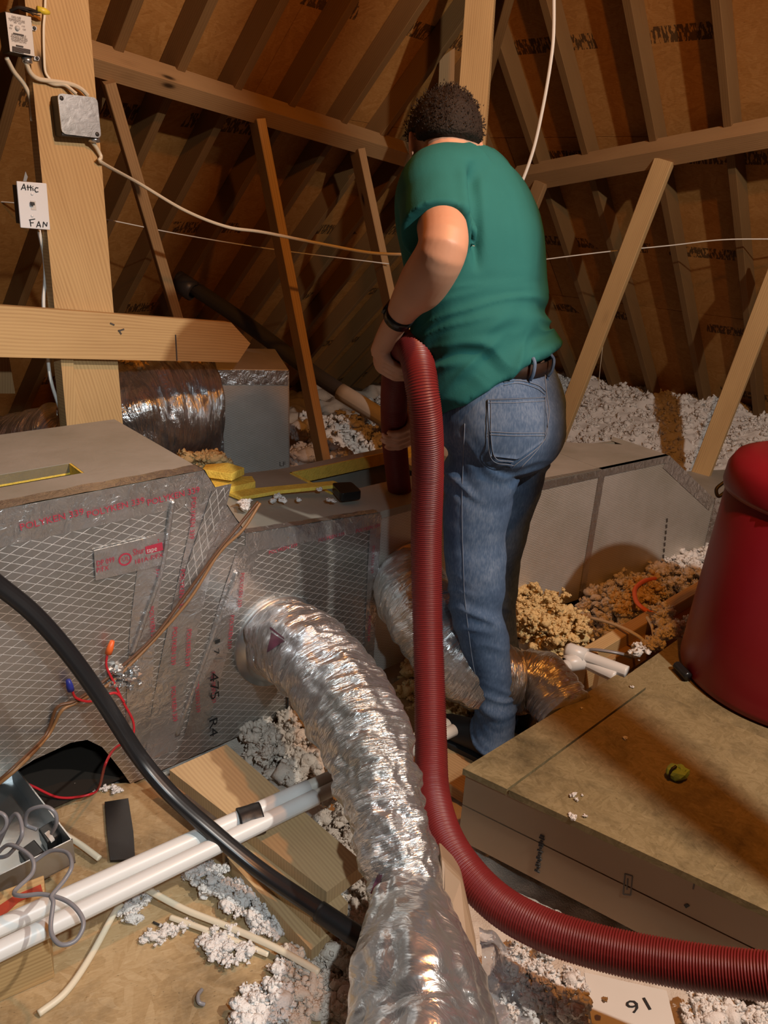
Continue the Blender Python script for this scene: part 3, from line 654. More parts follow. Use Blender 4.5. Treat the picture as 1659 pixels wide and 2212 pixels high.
prints(t_v2, [(.34, .54, DN-.12, .012, 'POLYKEN 339'), (.305, .42, DN-.12, .012, 'POLYKEN 339'), (.24, .26, DN, .012, 'POLYKEN 339'), (.19, .25, DN, .012, 'POLYKEN 339')])
prints(t_p, [(.075, .52, DN, .012, 'POLYKEN 339'), (.10, .70, DN, .012, 'POLYKEN 339')])
prints(t_low, [(.43, ZM-.045, .0, .011, 'POLYKEN 339'), (.60, ZM-.05, -.02, .011, 'POLYKEN 339'), (.74, ZM-.055, -.02, .011, 'POLYKEN 339')])
prints(t_c, [(SE-.03, .50, DN, .011, 'POLYKEN 339'), (SE-.03, .25, DN, .011, 'POLYKEN 339')])
# the flat patch of printed tape
ps = lambda x, y: PL(x, y, gA+fn*.0065, db)
V, F, U = prism_geo([ps(203, 1190), ps(338, 1157), ps(353, 1220), ps(207, 1254)], -fn*.003); patch = obj('printed_patch', V, F, 'foil_tape', plen, uv=U, label='foil tape patch printed in red')
px_, py_ = nrm(ps(338, 1157)-ps(203, 1190)), nrm(ps(203, 1190)-ps(207, 1254))
for s, x, y, wpx, hh in [('Shur', 287, 1200, 25, .017), ('181A-P/FX', 292, 1218, 60, .012), ('DP 099', 209, 1223, 38, .014), ('P/FX', 209, 1237, 26, .013)]:
    o_ = ps(x, y)+fn*.001; letter(s, o_, px_, py_, 'ink_red', patch, height=hh, width=np.linalg.norm(ps(x+wpx, y-wpx*.24)-ps(x, y)), name='red_print')
V, F, U = lathe_geo(ps(270, 1208)+fn*.001, fn, [(0, .0165), (.0004, .0165), (.0004, .0125), (0, .0125)], 28); obj('round_mark', V, F, 'ink_red', patch, uv=U)
letter('UL', ps(264, 1213)+fn*.001, px_, py_, 'ink_red', patch, height=.011, name='red_print')
V, F, U = prism_geo([ps(313, 1181), ps(350, 1171), ps(352, 1188), ps(315, 1197)], -fn*.0005+db*0); obj('red_bar', np.array(V)+fn*.0012, F, 'ink_red', patch, uv=U)
letter('tape', ps(316, 1194)+fn*.0018, px_, py_, 'label_paper', patch, height=.013, width=np.linalg.norm(ps(338, 1188)-ps(316, 1194)), name='pale_print')
# black stencilled code on the duct board
for s, x, y, wd_, hh in [('1', 464, 1383, .012, .016), ('7', 462, 1404, .018, .016), ('475', 453, 1456, .088, .027), ('R4', 452, 1556, .06, .026)]:
    letter(s, ps(x, y), -ZV, da, 'ink_black', plen, height=hh, width=wd_, name='stencil_code')
V, F, U = prism_geo([ps(620, 1490), ps(623, 1490), ps(624, 1552), ps(620, 1552)], -fn*.001); obj('pen_line', V, F, 'ink_black', plen, uv=U)
# crumpled foil scrap stuck on the face
C = np.array([ps(270+RNG.uniform(-30, 32), 1462+RNG.uniform(-26, 22))+fn*.006 for _ in range(12)]); V, F = fluff_geo(C, RNG.uniform(.006, .014, 12), .9, .8); obj('foil_crumple', V, F, 'foil_tape', plen)

# right trunk duct
gC, gD = A3(.573, 2.676, 0), A3(1.617, 3.419, 0); ea = nrm(gD-gC); eb = A3(-ea[1], ea[0], 0)
def es(s, w_, z): return gC+ea*s+eb*w_+ZV*z
trk = empty('trunk_duct', es(.4, .2, .0), 'long beige foil duct running off to the right behind the man', 'duct')
ZR = .572; S0, S1, S2 = -.35, .75, 1.17
def tpan(name, pts, mat): 
    pts = [np.asarray(p, float) for p in pts]; c = np.mean(pts, 0); nn = nrm(sum(np.cross(pts[i]-c, pts[(i+1) % len(pts)]-c) for i in range(len(pts)))); nn = nn if nn@(c-es(.5, .2, .25)) > 0 else -nn; V, F, U = prism_geo(pts, -nn*.02)
    u = nrm(np.cross(ZV, nn)) if abs(nn[2]) < .9 else ea; v = np.cross(nn, u); return obj(name, V, F, mat, trk, uv=[((np.asarray(p)-gC)@u, (np.asarray(p)-gC)@v) for p in V])
tpan('front_panel', [es(S0, 0, .0), es(.33, 0, .0), es(.33, 0, ZR), es(S0, 0, ZR+.012)], 'foil_scrim_fine')
tpan('front_panel', [es(.332, 0, .0), es(2.0, 0, .0), es(2.0, 0, .2), es(S2, 0, .30), es(S1, 0, ZR), es(.332, 0, ZR)], 'foil_scrim_fine')
tpan('top_panel', [es(S0, 0, ZR+.012), es(.33, 0, ZR), es(.33, .42, ZR), es(S0, .42, ZR+.012)], 'foil_dust')
tpan('top_panel', [es(.332, 0, ZR), es(S1, 0, ZR), es(S1, .16, ZR), es(.332, .42, ZR)], 'foil_dust')
tpan('slope_panel', [es(S1, 0, ZR), es(S2, 0, .30), es(S2, .3, .30), es(S1, .3, ZR)], 'foil_dust')
tpan('low_top_panel', [es(S2, 0, .30), es(2.0, 0, .20), es(2.0, .4, .20), es(S2, .4, .30)], 'foil_dust')
tpan('back_panel', [es(S1, .3, 0), es(S0, .42, 0), es(S0, .42, ZR-.02), es(S1, .3, ZR-.02)], 'foil_dust')
for P, wv, N in [([es(S0, -.001, ZR), es(S1, -.001, ZR)], -ZV*.03, -eb), ([es(.315, 0, ZR), es(.315, 0, .0)], ea*.035, -eb), ([es(S1, 0, ZR), es(S2, 0, .30)], -ZV*.05-ea*.03, -eb), ([es(S2, 0, .31), es(S2, 0, .0)], ea*.12, -eb)]:
    V, F, U = ribbon_geo(P, N, wv, seed=22); obj('foil_tape_strip', V, F, 'foil_tape', trk, uv=U, smooth=True)
for s, x, y, wd_ in [('475', 1112, 1112, .12), ('R4.3', 1106, 1190, .13), ('B', 1101, 1278, .03)]: letter(s, PL(x, y, gC-eb*.004, eb), -ZV, ea, 'ink_faded', trk, height=.022, width=wd_, name='stencil_code')
for y in range(1120, 1225, 13): board('stencil_mark', PL(1441-(y-1120)*.1, y, gC-eb*.004, eb), PL(1441-(y-1120)*.1, y+8, gC-eb*.004, eb), -eb, .0006, .006, 'ink_faded', trk)

# background duct box and the gold flexible ducts
bn = nrm(A3(.28, -1, 0)); bp = DP(548, 920, 3.1)
bx = empty('duct_box', PL(548, 1040, bp, bn), 'upright foil duct box glowing gold, behind the plenum', 'duct')
Q = lambda x, y, o=0.0: PL(x, y, bp+bn*o, bn)
prism('box_body', [Q(468, 797), Q(625, 799), Q(627, 1060), Q(481, 1060)], -bn*.45, 'foil_scrim_fine', bx, bevel=.006)
V, F, U = ribbon_geo([Q(470, 798, .004), Q(624, 800, .004)], bn, Q(470, 830, .004)-Q(470, 798, .004), seed=31); obj('foil_tape_strip', V, F, 'foil_tape', bx, uv=U, smooth=True)
V, F, U = ribbon_geo([Q(469, 798, .004), Q(480, 1050, .004)], bn, Q(476, 798, .004)-Q(468, 798, .004), seed=32); obj('foil_tape_strip', V, F, 'foil_tape', bx, uv=U, smooth=True)
letter('LF', Q(604, 1007, .003), nrm(Q(620, 1007)-Q(604, 1007)), nrm(Q(604, 990)-Q(604, 1007)), 'ink_faded', bx, height=.02, name='stencil_code')
def flex_disp(pitch, amp, seed, wr=.006, hel=1):
    def f(s, a):
        q = np.stack([s*22+.6*np.sin(a*hel), np.cos(a)*2.2, np.sin(a)*2.2], -1); w_ = fbm(q, 3, seed)
        q2 = np.stack([s*75+1.5*np.cos(a*2+seed), np.cos(a)*3, np.sin(a)*3+a*0], -1)
        return amp*np.abs(np.sin(math.pi*(s/pitch+.35*w_*.3)))+wr*w_+.45*wr*vnoise(q2, seed+9)
    return f
def flex(name, pts, rr, mat, label, n=300, seg=84, pitch=.045, amp=.006, seed=1, wr=.006, parent=None, cat='flexible duct'):
    Pn = np.column_stack([np.asarray(pts), rr]); Q_, L = even(Pn, n); V, F, U = sweep_geo(Q_[:, :3], Q_[:, 3], seg, flex_disp(pitch, amp, seed, wr)); return obj(name, V, F, mat, parent, uv=U, smooth=True, label=label, cat=cat)
flex('flexible_duct', [DP(452, 880, 3.05), DP(400, 882, 3.0), DP(330, 890, 2.92), DP(270, 905, 2.88), DP(215, 925, 2.95)], [.185, .19, .19, .185, .18], 'foil_flex', 'fat gold-lit flexible duct between the post and the upright duct box', n=200, amp=.008, seed=3, wr=.012)
flex('flexible_duct', [DP(160, 960, 3.1), DP(100, 975, 3.2), DP(40, 985, 3.3), DP(-60, 1000, 3.4)], [.17, .17, .17, .17], 'foil_flex', 'dim flexible duct in the dark at the left edge behind the plenum', n=120, amp=.008, seed=5, wr=.008)
fluff('duct_top_crumbs', [[(262, 800), (300, 790), (420, 782), (430, 800), (300, 805)]], 36, .0, (.008, .016), 'fluff_yellow', 'crumbs of tan insulation lying along the top of the gold duct', up=.0, clump=True)
cr = [o for o in COL.objects if o.name.startswith('duct_top_crumbs')][0]
bpy.data.objects.remove(cr)
Cc = []
for k in range(46):
    u_ = RNG.uniform(0, 1); c0 = DP(440-165*u_, 884+10*u_, 3.04-.14*u_); aa = RNG.uniform(-.5, .35); Cc.append(c0+A3(0, 0, 1)*.2*math.cos(aa)+hd(140)*.2*math.sin(aa))
V, F = fluff_geo(np.array(Cc), RNG.uniform(.006, .016, len(Cc)), .6); obj('insulation_crumbs', V, F, 'fluff_yellow', smooth=True, label='crumbs of tan insulation lying along the top of the gold duct', cat='insulation', kind='stuff')

# yellow duct-board offcuts on the plenum
def slab(px, z, th, lab, mats='fiberglass', name='fiberglass_offcut'):
    return prism(name, [ZP(x, y, z) for x, y in px], A3(0, 0, -th), mats, bevel=.002, label=lab, cat='offcut')
slab([(444, 1003), (492, 999), (528, 1010), (500, 1023), (436, 1014)], .70, .025, 'yellow fiberglass offcut on top beside the duct box')
slab([(432, 1030), (545, 1028), (552, 1040), (500, 1052), (430, 1047)], .665, .022, 'yellow fiberglass offcut lying under the smaller one')
slab([(485, 1060), (720, 1038), (742, 1046), (600, 1060), (520, 1074)], .648, .012, 'long thin yellow fiberglass strip along the plenum\'s back edge')
# black phone on the plenum
ph = [ZP(x, y, .652) for x, y in [(716, 1042), (760, 1040), (782, 1060), (736, 1066)]]
prism('black_phone', roundquad(ph, .16), A3(0, 0, -.03), 'phone_black', label='small black device lying by the opening the hose enters', cat='device', bevel=.004)

# ================================================================== FLEX DUCTS ON THE FRONT
cfl = ps(600, 1385)
fx = empty('silver_flexible_duct', ds(.5, -.3, 0), 'big crinkled silver flexible duct sagging from the plenum to the foreground', 'flexible duct')
c0 = PL(597, 1382, gA+fn*.003, db)
lathe('duct_collar', c0, fn, [(-.01, .138), (0, .142), (.016, .142), (.02, .126), (.03, .124), (.03, .10)], 'galvanised', fx, seg=56)
fp = [c0+fn*.012, DP(645, 1398, 1.99), DP(708, 1462, 1.87), DP(770, 1560, 1.74), DP(815, 1680, 1.63), DP(842, 1790, 1.55), DP(868, 1890, 1.50), DP(882, 1960, 1.47)]
fr_ = [.102, .106, .106, .101, .086, .075, .069, .068]
Pn = np.column_stack([np.asarray(fp), fr_]); Q_, L_ = even(Pn, 420); V, F, U = sweep_geo(Q_[:, :3], Q_[:, 3], 96, flex_disp(.05, .005, 2, .009)); obj('duct_sleeve', V, F, 'foil_flex', fx, uv=U, smooth=True)
V, F, U = sweep_geo(Q_[22:60, :3], Q_[22:60, 3]+.011, 60, None, caps=False); k = len(U)//38
_t = BVHTree.FromPolygons([Vector(v) for v in np.asarray(sweep_geo(Q_[:, :3], Q_[:, 3], 96, flex_disp(.05, .005, 2, .009))[0])], [tuple(f) for f in sweep_geo(Q_[:, :3], Q_[:, 3], 96)[1]])
def onflex(x, y, off=.002):
    r_ = nrm(ray(x, y)); h = _t.ray_cast(Vector(CAM), Vector(r_)); return np.array(h[0][:])-r_*off if h[0] else None
def decal(name, quad, mat, par, n=9):
    a, b, c, d = [np.array(q, float) for q in quad]; V = []; F = []
    for i in range(n):
        for j in range(n):
            u, v = j/(n-1), i/(n-1); p = (a*(1-u)+b*u)*(1-v)+(d*(1-u)+c*u)*v; q = onflex(*p); V.append(q)
    idx = [q is not None for q in V]; V = [q if q is not None else A3(0, 0, -5) for q in V]
    for i in range(n-1):
        for j in range(n-1):
            k = (i*n+j, i*n+j+1, (i+1)*n+j+1, (i+1)*n+j)
            if all(idx[m] for m in k): F.append(k)
    use = sorted({m for f in F for m in f}); re_ = {m: i for i, m in enumerate(use)}
    if F: obj(name, [V[m] for m in use], [tuple(re_[m] for m in f) for f in F], mat, par, smooth=True)
decal('purple_print', [(586, 1366), (613, 1384), (612, 1386), (576, 1410)], 'ink_purple', fx); decal('purple_print', [(584, 1354), (614, 1378), (613, 1381), (582, 1358)], 'ink_purple', fx)
decal('purple_print', [(815, 1890), (826, 1890), (812, 1935), (800, 1930)], 'ink_purple', fx)
# purple printed mark near the collar
# the boot it is taped into, bottom of frame
bt = empty('foil_boot', ZP(900, 2212, 0), 'crinkled foil-wrapped duct boot at the bottom edge, under the silver flexible duct', 'duct boot')
bc = [DP(880, 1955, 1.46), DP(890, 2020, 1.40), DP(900, 2110, 1.33), DP(912, 2230, 1.26), DP(920, 2330, 1.2)]; br = [.074, .090, .108, .116, .12]
Pn = np.column_stack([np.asarray(bc), br]); Q2, L2 = even(Pn, 140)
def boot_disp(s, a):
    q = np.stack([s*26, np.cos(a)*2.6, np.sin(a)*2.6], -1); return .007*fbm(q, 3, 14)+.012*np.clip(np.cos(4*a), -.4, 1)*np.clip(s/.15, 0, 1)
V, F, U = sweep_geo(Q2[:, :3], Q2[:, 3], 84, boot_disp); obj('boot_wrap', V, F, 'foil_wrap', bt, uv=U, smooth=True)
prism('boot_side', [DP(952, 1850, 1.50), DP(1000, 1900, 1.50), DP(1030, 2040, 1.43), DP(1048, 2300, 1.28), DP(985, 2300, 1.30), DP(960, 2000, 1.44)], nrm(FW)*.08, 'brown_box_shaded_foil', bt, bevel=.008)  # foil side of the boot; the brown colour stands in for its shade
# second flexible duct, from the far collar behind the man's legs
f2 = empty('rear_flexible_duct', es(-.55, -.2, 0), 'silver flexible duct running behind the hose and the man\'s legs', 'flexible duct')
c2 = PL(872, 1252, ds(1.0, 0.012, 0), db)+fn*.004
lathe('duct_collar', c2, fn, [(-.01, .128), (0, .136), (.012, .136), (.016, .122), (.05, .118), (.05, .10)], 'galvanised', f2, seg=48)
p2 = [c2+fn*.01, DP(905, 1300, 2.28), DP(955, 1385, 2.22), DP(1030, 1450, 2.20), DP(1110, 1470, 2.25), DP(1172, 1478, 2.22), DP(1222, 1540, 2.15)]
Pn = np.column_stack([np.asarray(p2), [.112, .114, .110, .102, .092, .084, .076]]); Q3, L3 = even(Pn, 260); V, F, U = sweep_geo(Q3[:, :3], Q3[:, 3], 72, flex_disp(.035, .005, 8, .006)); obj('duct_sleeve', V, F, 'foil_flex', f2, uv=U, smooth=True)

# ================================================================== RED HOSE
hp = [(868, 1095, 2.45), (862, 1050, 2.40), (853, 960, 2.28), (851, 880, 2.18), (856, 810, 2.04), (868, 765, 1.96), (884, 747, 1.885), (900, 775, 1.80), (912, 840, 1.745), (922, 930, 1.74), (924, 1040, 1.76), (921, 1160, 1.755)]
hpts = [PY(*p) for p in hp]+[DP(923, 1320, 1.93), DP(928, 1480, 1.89), DP(931, 1610, 1.83), DP(935, 1710, 1.76), DP(958, 1800, 1.66), DP(1005, 1880, 1.58), DP(1080, 1955, 1.52), DP(1180, 2010, 1.46), DP(1300, 2048, 1.41), DP(1440, 2078, 1.36), DP(1580, 2100, 1.31), DP(1720, 2115, 1.26), DP(1900, 2140, 1.2)]
HR = .0375
HQ, HL = even(np.array(hpts), 2600)
V, F, U = sweep_geo(HQ, HR, 40, lambda s, a: .0017*np.sin(2*math.pi*s/.0052+a*0))
hose = obj('red_hose', V, F, 'red_hose', uv=U, smooth=True, label='long ribbed red hose looping from duct opening through the man\'s hands to the lower right', cat='hose')
def hose_at(x, y, lo=0, hi=None):
    best = None
    for i in range(lo, hi or len(HQ), 4):
        d_ = HQ[i]-CAM; zc = d_@FW; u = 829.5+FPX*(d_@RT)/zc; v = 1106-FPX*(d_@UP)/zc; e = (u-x)**2+(v-y)**2
        if best is None or e < best[0]: best = (e, i)
    return best[1]

# ================================================================== RIGHT: plank box, deck and drum
ZB = .235
N0, N1 = ZP(1000, 1660, ZB), ZP(1332, 1457, ZB); nd = nrm(ZP(1659, 1968, ZB)-N0); fd_ = nrm(ZP(1659, 1598, ZB)-N1)
far = N1+fd_*1.05; near = N0+nd*1.35; inw = nrm(N1-N0)
bxr = empty('deck_box', (N0+N1+far+near)/4*A3(1, 1, 0), 'low plank-sided platform topped with worn strand board, right foreground', 'platform')
seamA, seamB = ZP(1100, 1702, ZB), ZP(1392, 1491, ZB); sdir = nrm(N1-N0)
pA = N0+nd*np.dot(seamA-N0, nd); pB = N1+fd_*np.dot(seamB-N1, fd_)
def top(name, q, z, mat, parent, th=.018): 
    V, F, U = prism_geo([A3(p[0], p[1], z) for p in q], A3(0, 0, -th)); return obj(name, V, F, mat, parent, uv=U)
top('top_sheet', [N0, pA-nd*.003, pB-fd_*.003, N1], ZB, 'osb_dusty_shade', bxr); top('top_sheet', [pA+nd*.003, near, far, pB+fd_*.003], ZB, 'osb_dusty_shade', bxr)
sn = nrm(np.cross(ZV, nd)); sn = sn if sn@(N0-near-inw) is None else sn
out = nrm(np.cross(nd, ZV)); out = out if out@inw < 0 else -out
off = -out*.012
for z1, z0 in ((ZB-.022, .118), (.114, .004)):
    a, b = N0+off+nd*.004, near+off; V, F, U = prism_geo([A3(a[0], a[1], z0), A3(b[0], b[1], z0), A3(b[0], b[1], z1), A3(a[0], a[1], z1)], -out*.022); obj('side_board', V, F, 'brown_box_shaded_foil', bxr, uv=U)
a, b = N0+off-out*.024, N1; V, F, U = prism_geo([A3(a[0], a[1], .004), A3(b[0], b[1], .004), A3(b[0], b[1], ZB-.02), A3(a[0], a[1], ZB-.02)], nd*.02); obj('end_board', V, F, 'brown_box_shaded_foil', bxr, uv=U)
SF = N0+off; sp2 = lambda x, y: PL(x, y, SF+out*.001, out)
for k in range(15):
    f_ = k/14; cx, cy = 1172-11*f_, 1806+76*f_; h_ = 5+2*math.sin(k*2.3); board('stamp_bar', sp2(cx-h_, cy-h_*.5), sp2(cx+h_*.8, cy+h_*.4), out, .0006, .0028+.001*math.sin(k*5), 'ink_faded', bxr)
mb = MB()
for a_, b_ in (((1346, 1932), (1350, 1888)), ((1350, 1888), (1366, 1893)), ((1366, 1893), (1362, 1934)), ((1362, 1934), (1346, 1932)), ((1354, 1922), (1356, 1898)), ((1497, 1921), (1500, 1906))): mb.add(*board_geo(sp2(*a_), sp2(*b_), out, .0006, .003, .0002))
mb.obj('stamp_mark', 'ink_faded', bxr)
V, F, U = prism_geo([sp2(1477, 1955), sp2(1484, 1952), sp2(1490, 1957), sp2(1482, 1962)], out*.0006); obj('knot_mark', V, F, 'ink_black', bxr, uv=U)
# lower deck sheet that carries the drum
ZD = .20
dq = [N1-inw*.02, N1+inw*.42-fd_*.02, N1+inw*1.1+fd_*1.3, N1+fd_*1.3-inw*.02]
deck = empty('rear_deck', A3(*((dq[0]+dq[2])/2)[:2], 0), 'brown strand-board deck carrying the red drum', 'deck')
top('deck_sheet', dq, ZD, 'osb_dusty_shade', deck)  # darker board colour holds the shadow lying on this deck
for k in (.03, .5): 
    a = dq[0]+fd_*.02+inw*k; b = dq[3]+inw*k-fd_*.02; board('deck_joist', A3(a[0], a[1], .09), A3(b[0], b[1], .09), ZV, .18, .038, 'pine_old', deck)
# drum
DH = .60; dc = A3(1.262, 2.03, ZD); dr = empty('red_drum', dc, 'red plastic drum with domed lid, flaring to its base', 'drum')
lathe('drum_body', dc, ZV, [(0, 0), (0, .295), (.012, .308), (.03, .310), (DH, .288), (DH+.012, .28), (DH+.012, 0)], 'red_plastic', dr, seg=96)
lathe('drum_lid', dc, ZV, [(DH-.01, .284), (DH-.01, .296), (DH+.005, .300), (DH+.05, .296), (DH+.08, .280), (DH+.098, .235), (DH+.106, .0)], 'red_plastic', dr, seg=96)
tube('latch', [DP(1566, 1040, 2.62), DP(1548, 1056, 2.62), DP(1552, 1072, 2.62), DP(1568, 1062, 2.62)], .006, 'dark_metal', dr)
tube('black_strap', [ZP(1462, 1437, ZD+.02), ZP(1472, 1447, ZD+.02), ZP(1486, 1462, ZD+.02)], .014, 'black_rubber', label='black strap end poking out beside the drum\'s base', cat='strap')
board('shadow_post', A3(1.17, .81, ZB), A3(1.24, .88, 3.3), hd(60), .089, .04, 'pine', label='unseen timber post added beyond the right edge to cast a shadow band on the platform', cat='post')  # added out of view to throw the dark band over the platform top
# crumpled green scrap
gC_ = ZP(1463, 1668, ZB+.018); V, F = fluff_geo(np.array([gC_, gC_+A3(.008, .004, .004), gC_+A3(-.006, .006, .002)]), np.array([.021, .015, .014]), .4, 1.0, 0)
gs = obj('green_scrap', V, F, 'green_leaf', smooth=False, label='crumpled green scrap lying on the strand-board platform', cat='scrap')
tube('stalk', [gC_+A3(-.006, 0, .018), gC_+A3(-.018, -.006, .01), gC_+A3(-.022, -.01, -.012)], .0035, 'wire_black', gs)
V, F = fluff_geo(np.array([ZP(x, y, ZB+.003) for x, y in [(1238, 1717), (1244, 1727), (1258, 1718), (1232, 1760), (1240, 1766), (1264, 1763), (1366, 1484), (1350, 1594), (1256, 1530)]]), RNG.uniform(.003, .007, 9), .8, .6); obj('insulation_flecks', V, F, 'fluff_white', smooth=True, label='white insulation flecks scattered on the platform top', cat='insulation', kind='stuff')

# right background: joist, pipes, cords
jt0, jt1 = ZP(1250, 1452, .06), ZP(1600, 1240, .06)
board('floor_joist', jt0, jt1, ZV, .14, .05, 'pine', label='orange-lit floor joist running between insulation towards the drum', cat='joist')
board('floor_joist', ZP(1285, 1462, .03), ZP(1620, 1260, .03), ZV, .10, .03, 'pine_old', label='darker ledger board nailed against the orange-lit joist', cat='joist')
board('wood_block', es(-.02, -.03, -.03), es(.09, .12, -.03)+ea*.06, ZV, .07, .09, 'pine', label='short wood block propping the long duct', cat='block')
def pipe(name, pts, r, mat, lab, group=None, n=30): return tube(name, pts, r, mat, n=n, seg=18, label=lab, cat='pipe', group=group)
pa = pipe('pvc_pipe', [ZP(1246, 1412, .16), ZP(1290, 1428, .16), ZP(1355, 1452, .16)], .02, 'pvc_white', 'upper white pipe stub behind the platform, ending in an elbow')
lathe('pipe_elbow', ZP(1247, 1412, .16), nrm(ZP(1355, 1452, .16)-ZP(1246, 1412, .16)), [(-.04, 0), (-.04, .02), (-.03, .027), (.03, .027), (.03, .02)], 'pvc_white', pa, seg=20)
pb = pipe('pvc_pipe', [ZP(1212, 1445, .14), ZP(1250, 1428, .14), ZP(1300, 1448, .14), ZP(1330, 1462, .14)], .02, 'pvc_white', 'lower white pipe behind the platform bending left through an elbow')
lathe('pipe_elbow', ZP(1243, 1431, .14), nrm(ZP(1290, 1428, .14)-ZP(1212, 1440, .14)), [(-.04, .02), (-.035, .028), (.035, .028), (.04, .02)], 'pvc_white', pb, seg=20)
wire('orange_cord', [ZP(1415, 1250, .10), ZP(1392, 1255, .12), ZP(1372, 1272, .13), ZP(1374, 1298, .13), ZP(1390, 1315, .13), ZP(1412, 1327, .12)], .009, 'wire_orange', 'bright orange cord curling on the insulation by the joist', 'cord')
wire('cable', [ZP(1278, 1335, .10), ZP(1330, 1350, .14), ZP(1375, 1372, .15), ZP(1400, 1393, .12)], .006, 'cable_white', 'white cable crossing the joist right of the man')
wire('cable', [ZP(1263, 1405, .13), ZP(1290, 1404, .15), ZP(1340, 1412, .15), ZP(1362, 1420, .12)], .006, 'wire_grey', 'grey cable looping over the joist by the pipe stubs')
wire('cable', [ZP(1398, 1334, .13), ZP(1408, 1352, .14), ZP(1412, 1372, .12)], .006, 'cable_cream', 'short cream cable hanging off the joist beside the insulation tuft')

# ================================================================== FOREGROUND LEFT
fs = [ZP(x, y, .0) for x, y in [(-260, 1770), (60, 1705), (288, 1690), (445, 1785), (520, 1870), (640, 2040), (690, 2120), (700, 2420), (-300, 2420)]]
fsh = empty('subfloor_sheet', A3(*((fs[1]+fs[7])/2)[:2], -.02), 'worn tan strand-board subfloor sheet in the left foreground', 'subfloor')
top('sheet', fs, .0, 'osb_floor', fsh, .018)
# joist under its edge + dark void edge board
board('floor_joist', ZP(290, 1700, -.055), ZP(690, 2130, -.055), ZV, .07, .04, 'pine_old', label='dark joist edge under the right side of the subfloor sheet', cat='joist')
# stacked boards
def plank(px, z, th, lab, mat='pine_grey'):
    q_ = [ZP(x, y, z) for x, y in px]; V, F, U = prism_geo(q_, A3(0, 0, -th)); return obj('wood_plank', V, F, mat, uv=[(b, a) for a, b in U], label=lab, cat='plank')
plank([(366, 1663), (489, 1608), (788, 1866), (706, 1927)], .125, .037, 'top plank of the stack under the white pipes, knotty and pale')
plank([(455, 1775), (560, 1730), (752, 1950), (693, 2000)], .087, .037, 'middle plank of the stack, showing below the top plank')
plank([(480, 1840), (580, 1790), (742, 1990), (672, 2052)], .049, .046, 'bottom plank of the stack, nearest the subfloor sheet')
# block at bottom left carrying the pipes
bg = ZP(118, 2112, .002); bh = PY(100, 1998, bg[1])[2]; bd = nrm(ZP(-100, 2208, .002)-bg); bi = nrm(ZP(94, 1884, bh)-A3(bg[0], bg[1], bh)); bt_ = A3(bg[0], bg[1], bh)
blk = [bt_+bd*.36, bt_, bt_+bi*.13, bt_+bi*.13+bd*.36]
bk = prism('wood_block', blk, A3(0, 0, -bh+.002), 'pine', label='pale wood block at the left edge under the pipes, with red paint', cat='block', bevel=.002)
V, F, U = prism_geo([ZP(x, y, bh+.0015) for x, y in [(-5, 1958), (30, 1935), (88, 1910), (92, 1925), (40, 1948), (0, 1985)]], A3(0, 0, -.001)); obj('paint_smear', V, F, 'red_paint', bk, uv=U, label='smear of red paint')
# two white pipes
ZPp = max(.146, bh+.02)
def pipe2(l0, l1, end, lab, g1):
    a, b = ZP(*l0, ZPp), ZP(*l1, ZPp); d_ = nrm(b-a); o = empty('white_pipe', A3(*((a+b)/2)[:2], ZPp-.02), lab, 'pipe')
    V, F, U = sweep_geo(np.linspace(a-d_*.2, b, 24), .0192, 24); obj('pipe_body', V, F, 'pvc_white', o, uv=U, smooth=True)
    V, F, U = sweep_geo(np.linspace(b-d_*.01, b+d_*end, 12), .0165, 24); obj('pipe_extension', V, F, 'pvc_grey', o, uv=U, smooth=True, label='grey thinner end of the pipe')
    return o, a, b, d_
p1, a1, b1, d1 = pipe2((0, 2003), (666, 1701), .45, 'upper of the two long white pipes crossing the left foreground', 0)
p2_, a2, b2, d2 = pipe2((0, 2054), (682, 1722), .45, 'lower of the two long white pipes crossing the left foreground', 0)
V, F, U = sweep_geo(np.linspace(ZP(517, 1780, ZPp), ZP(566, 1766, ZPp), 14), .037, 28, lambda s, a: -.011*np.abs(np.sin(a-.55))+.001*vnoise(np.stack([s*80, np.cos(a)*3, np.sin(a)*3], -1), 4)); obj('tape_band', V, F, 'black_tape', uv=U, smooth=True, label='black tape wrapped round both white pipes', cat='tape')
# black tape strap stuck to the floor sheet
st = [PL(x, y, ZP(255, 1850, .01), hd(180)*.25+ZV) for x, y in [(226, 1732), (277, 1724), (288, 1795), (293, 1858), (240, 1858), (232, 1800)]]
V, F, U = prism_geo([ZP(x, y, .012) for x, y in [(226, 1732), (277, 1724), (288, 1795), (292, 1856), (238, 1858), (231, 1800)]], A3(0, 0, -.006)); obj('black_strap', V, F, 'black_tape', uv=U, label='wide black tape strip lying on the subfloor beside the metal tray', cat='tape')
# big black conduit
bcq = [DP(-700, 900, 1.25), DP(-350, 1050, 1.30), DP(-120, 1180, 1.40), DP(0, 1268, 1.48), DP(75, 1330, 1.53), DP(150, 1415, 1.58), DP(225, 1520, 1.63), DP(300, 1636, 1.68), DP(370, 1718, 1.68), DP(450, 1790, 1.69), DP(560, 1880, 1.68), DP(680, 1962, 1.62), DP(800, 2042, 1.55), DP(850, 2075, 1.52)]
blc = tube('black_conduit', bcq, .018, 'black_rubber', n=160, seg=28, disp=lambda s, a: .0012*np.sign(np.cos(a*3)), label='thick glossy black conduit sweeping diagonally across the left foreground', cat='conduit')
BQ, _ = even(np.array(bcq), 200); V, F, U = sweep_geo(BQ[178:193], .0215, 20); obj('end_sleeve', V, F, 'black_tape', blc, uv=U, smooth=True)
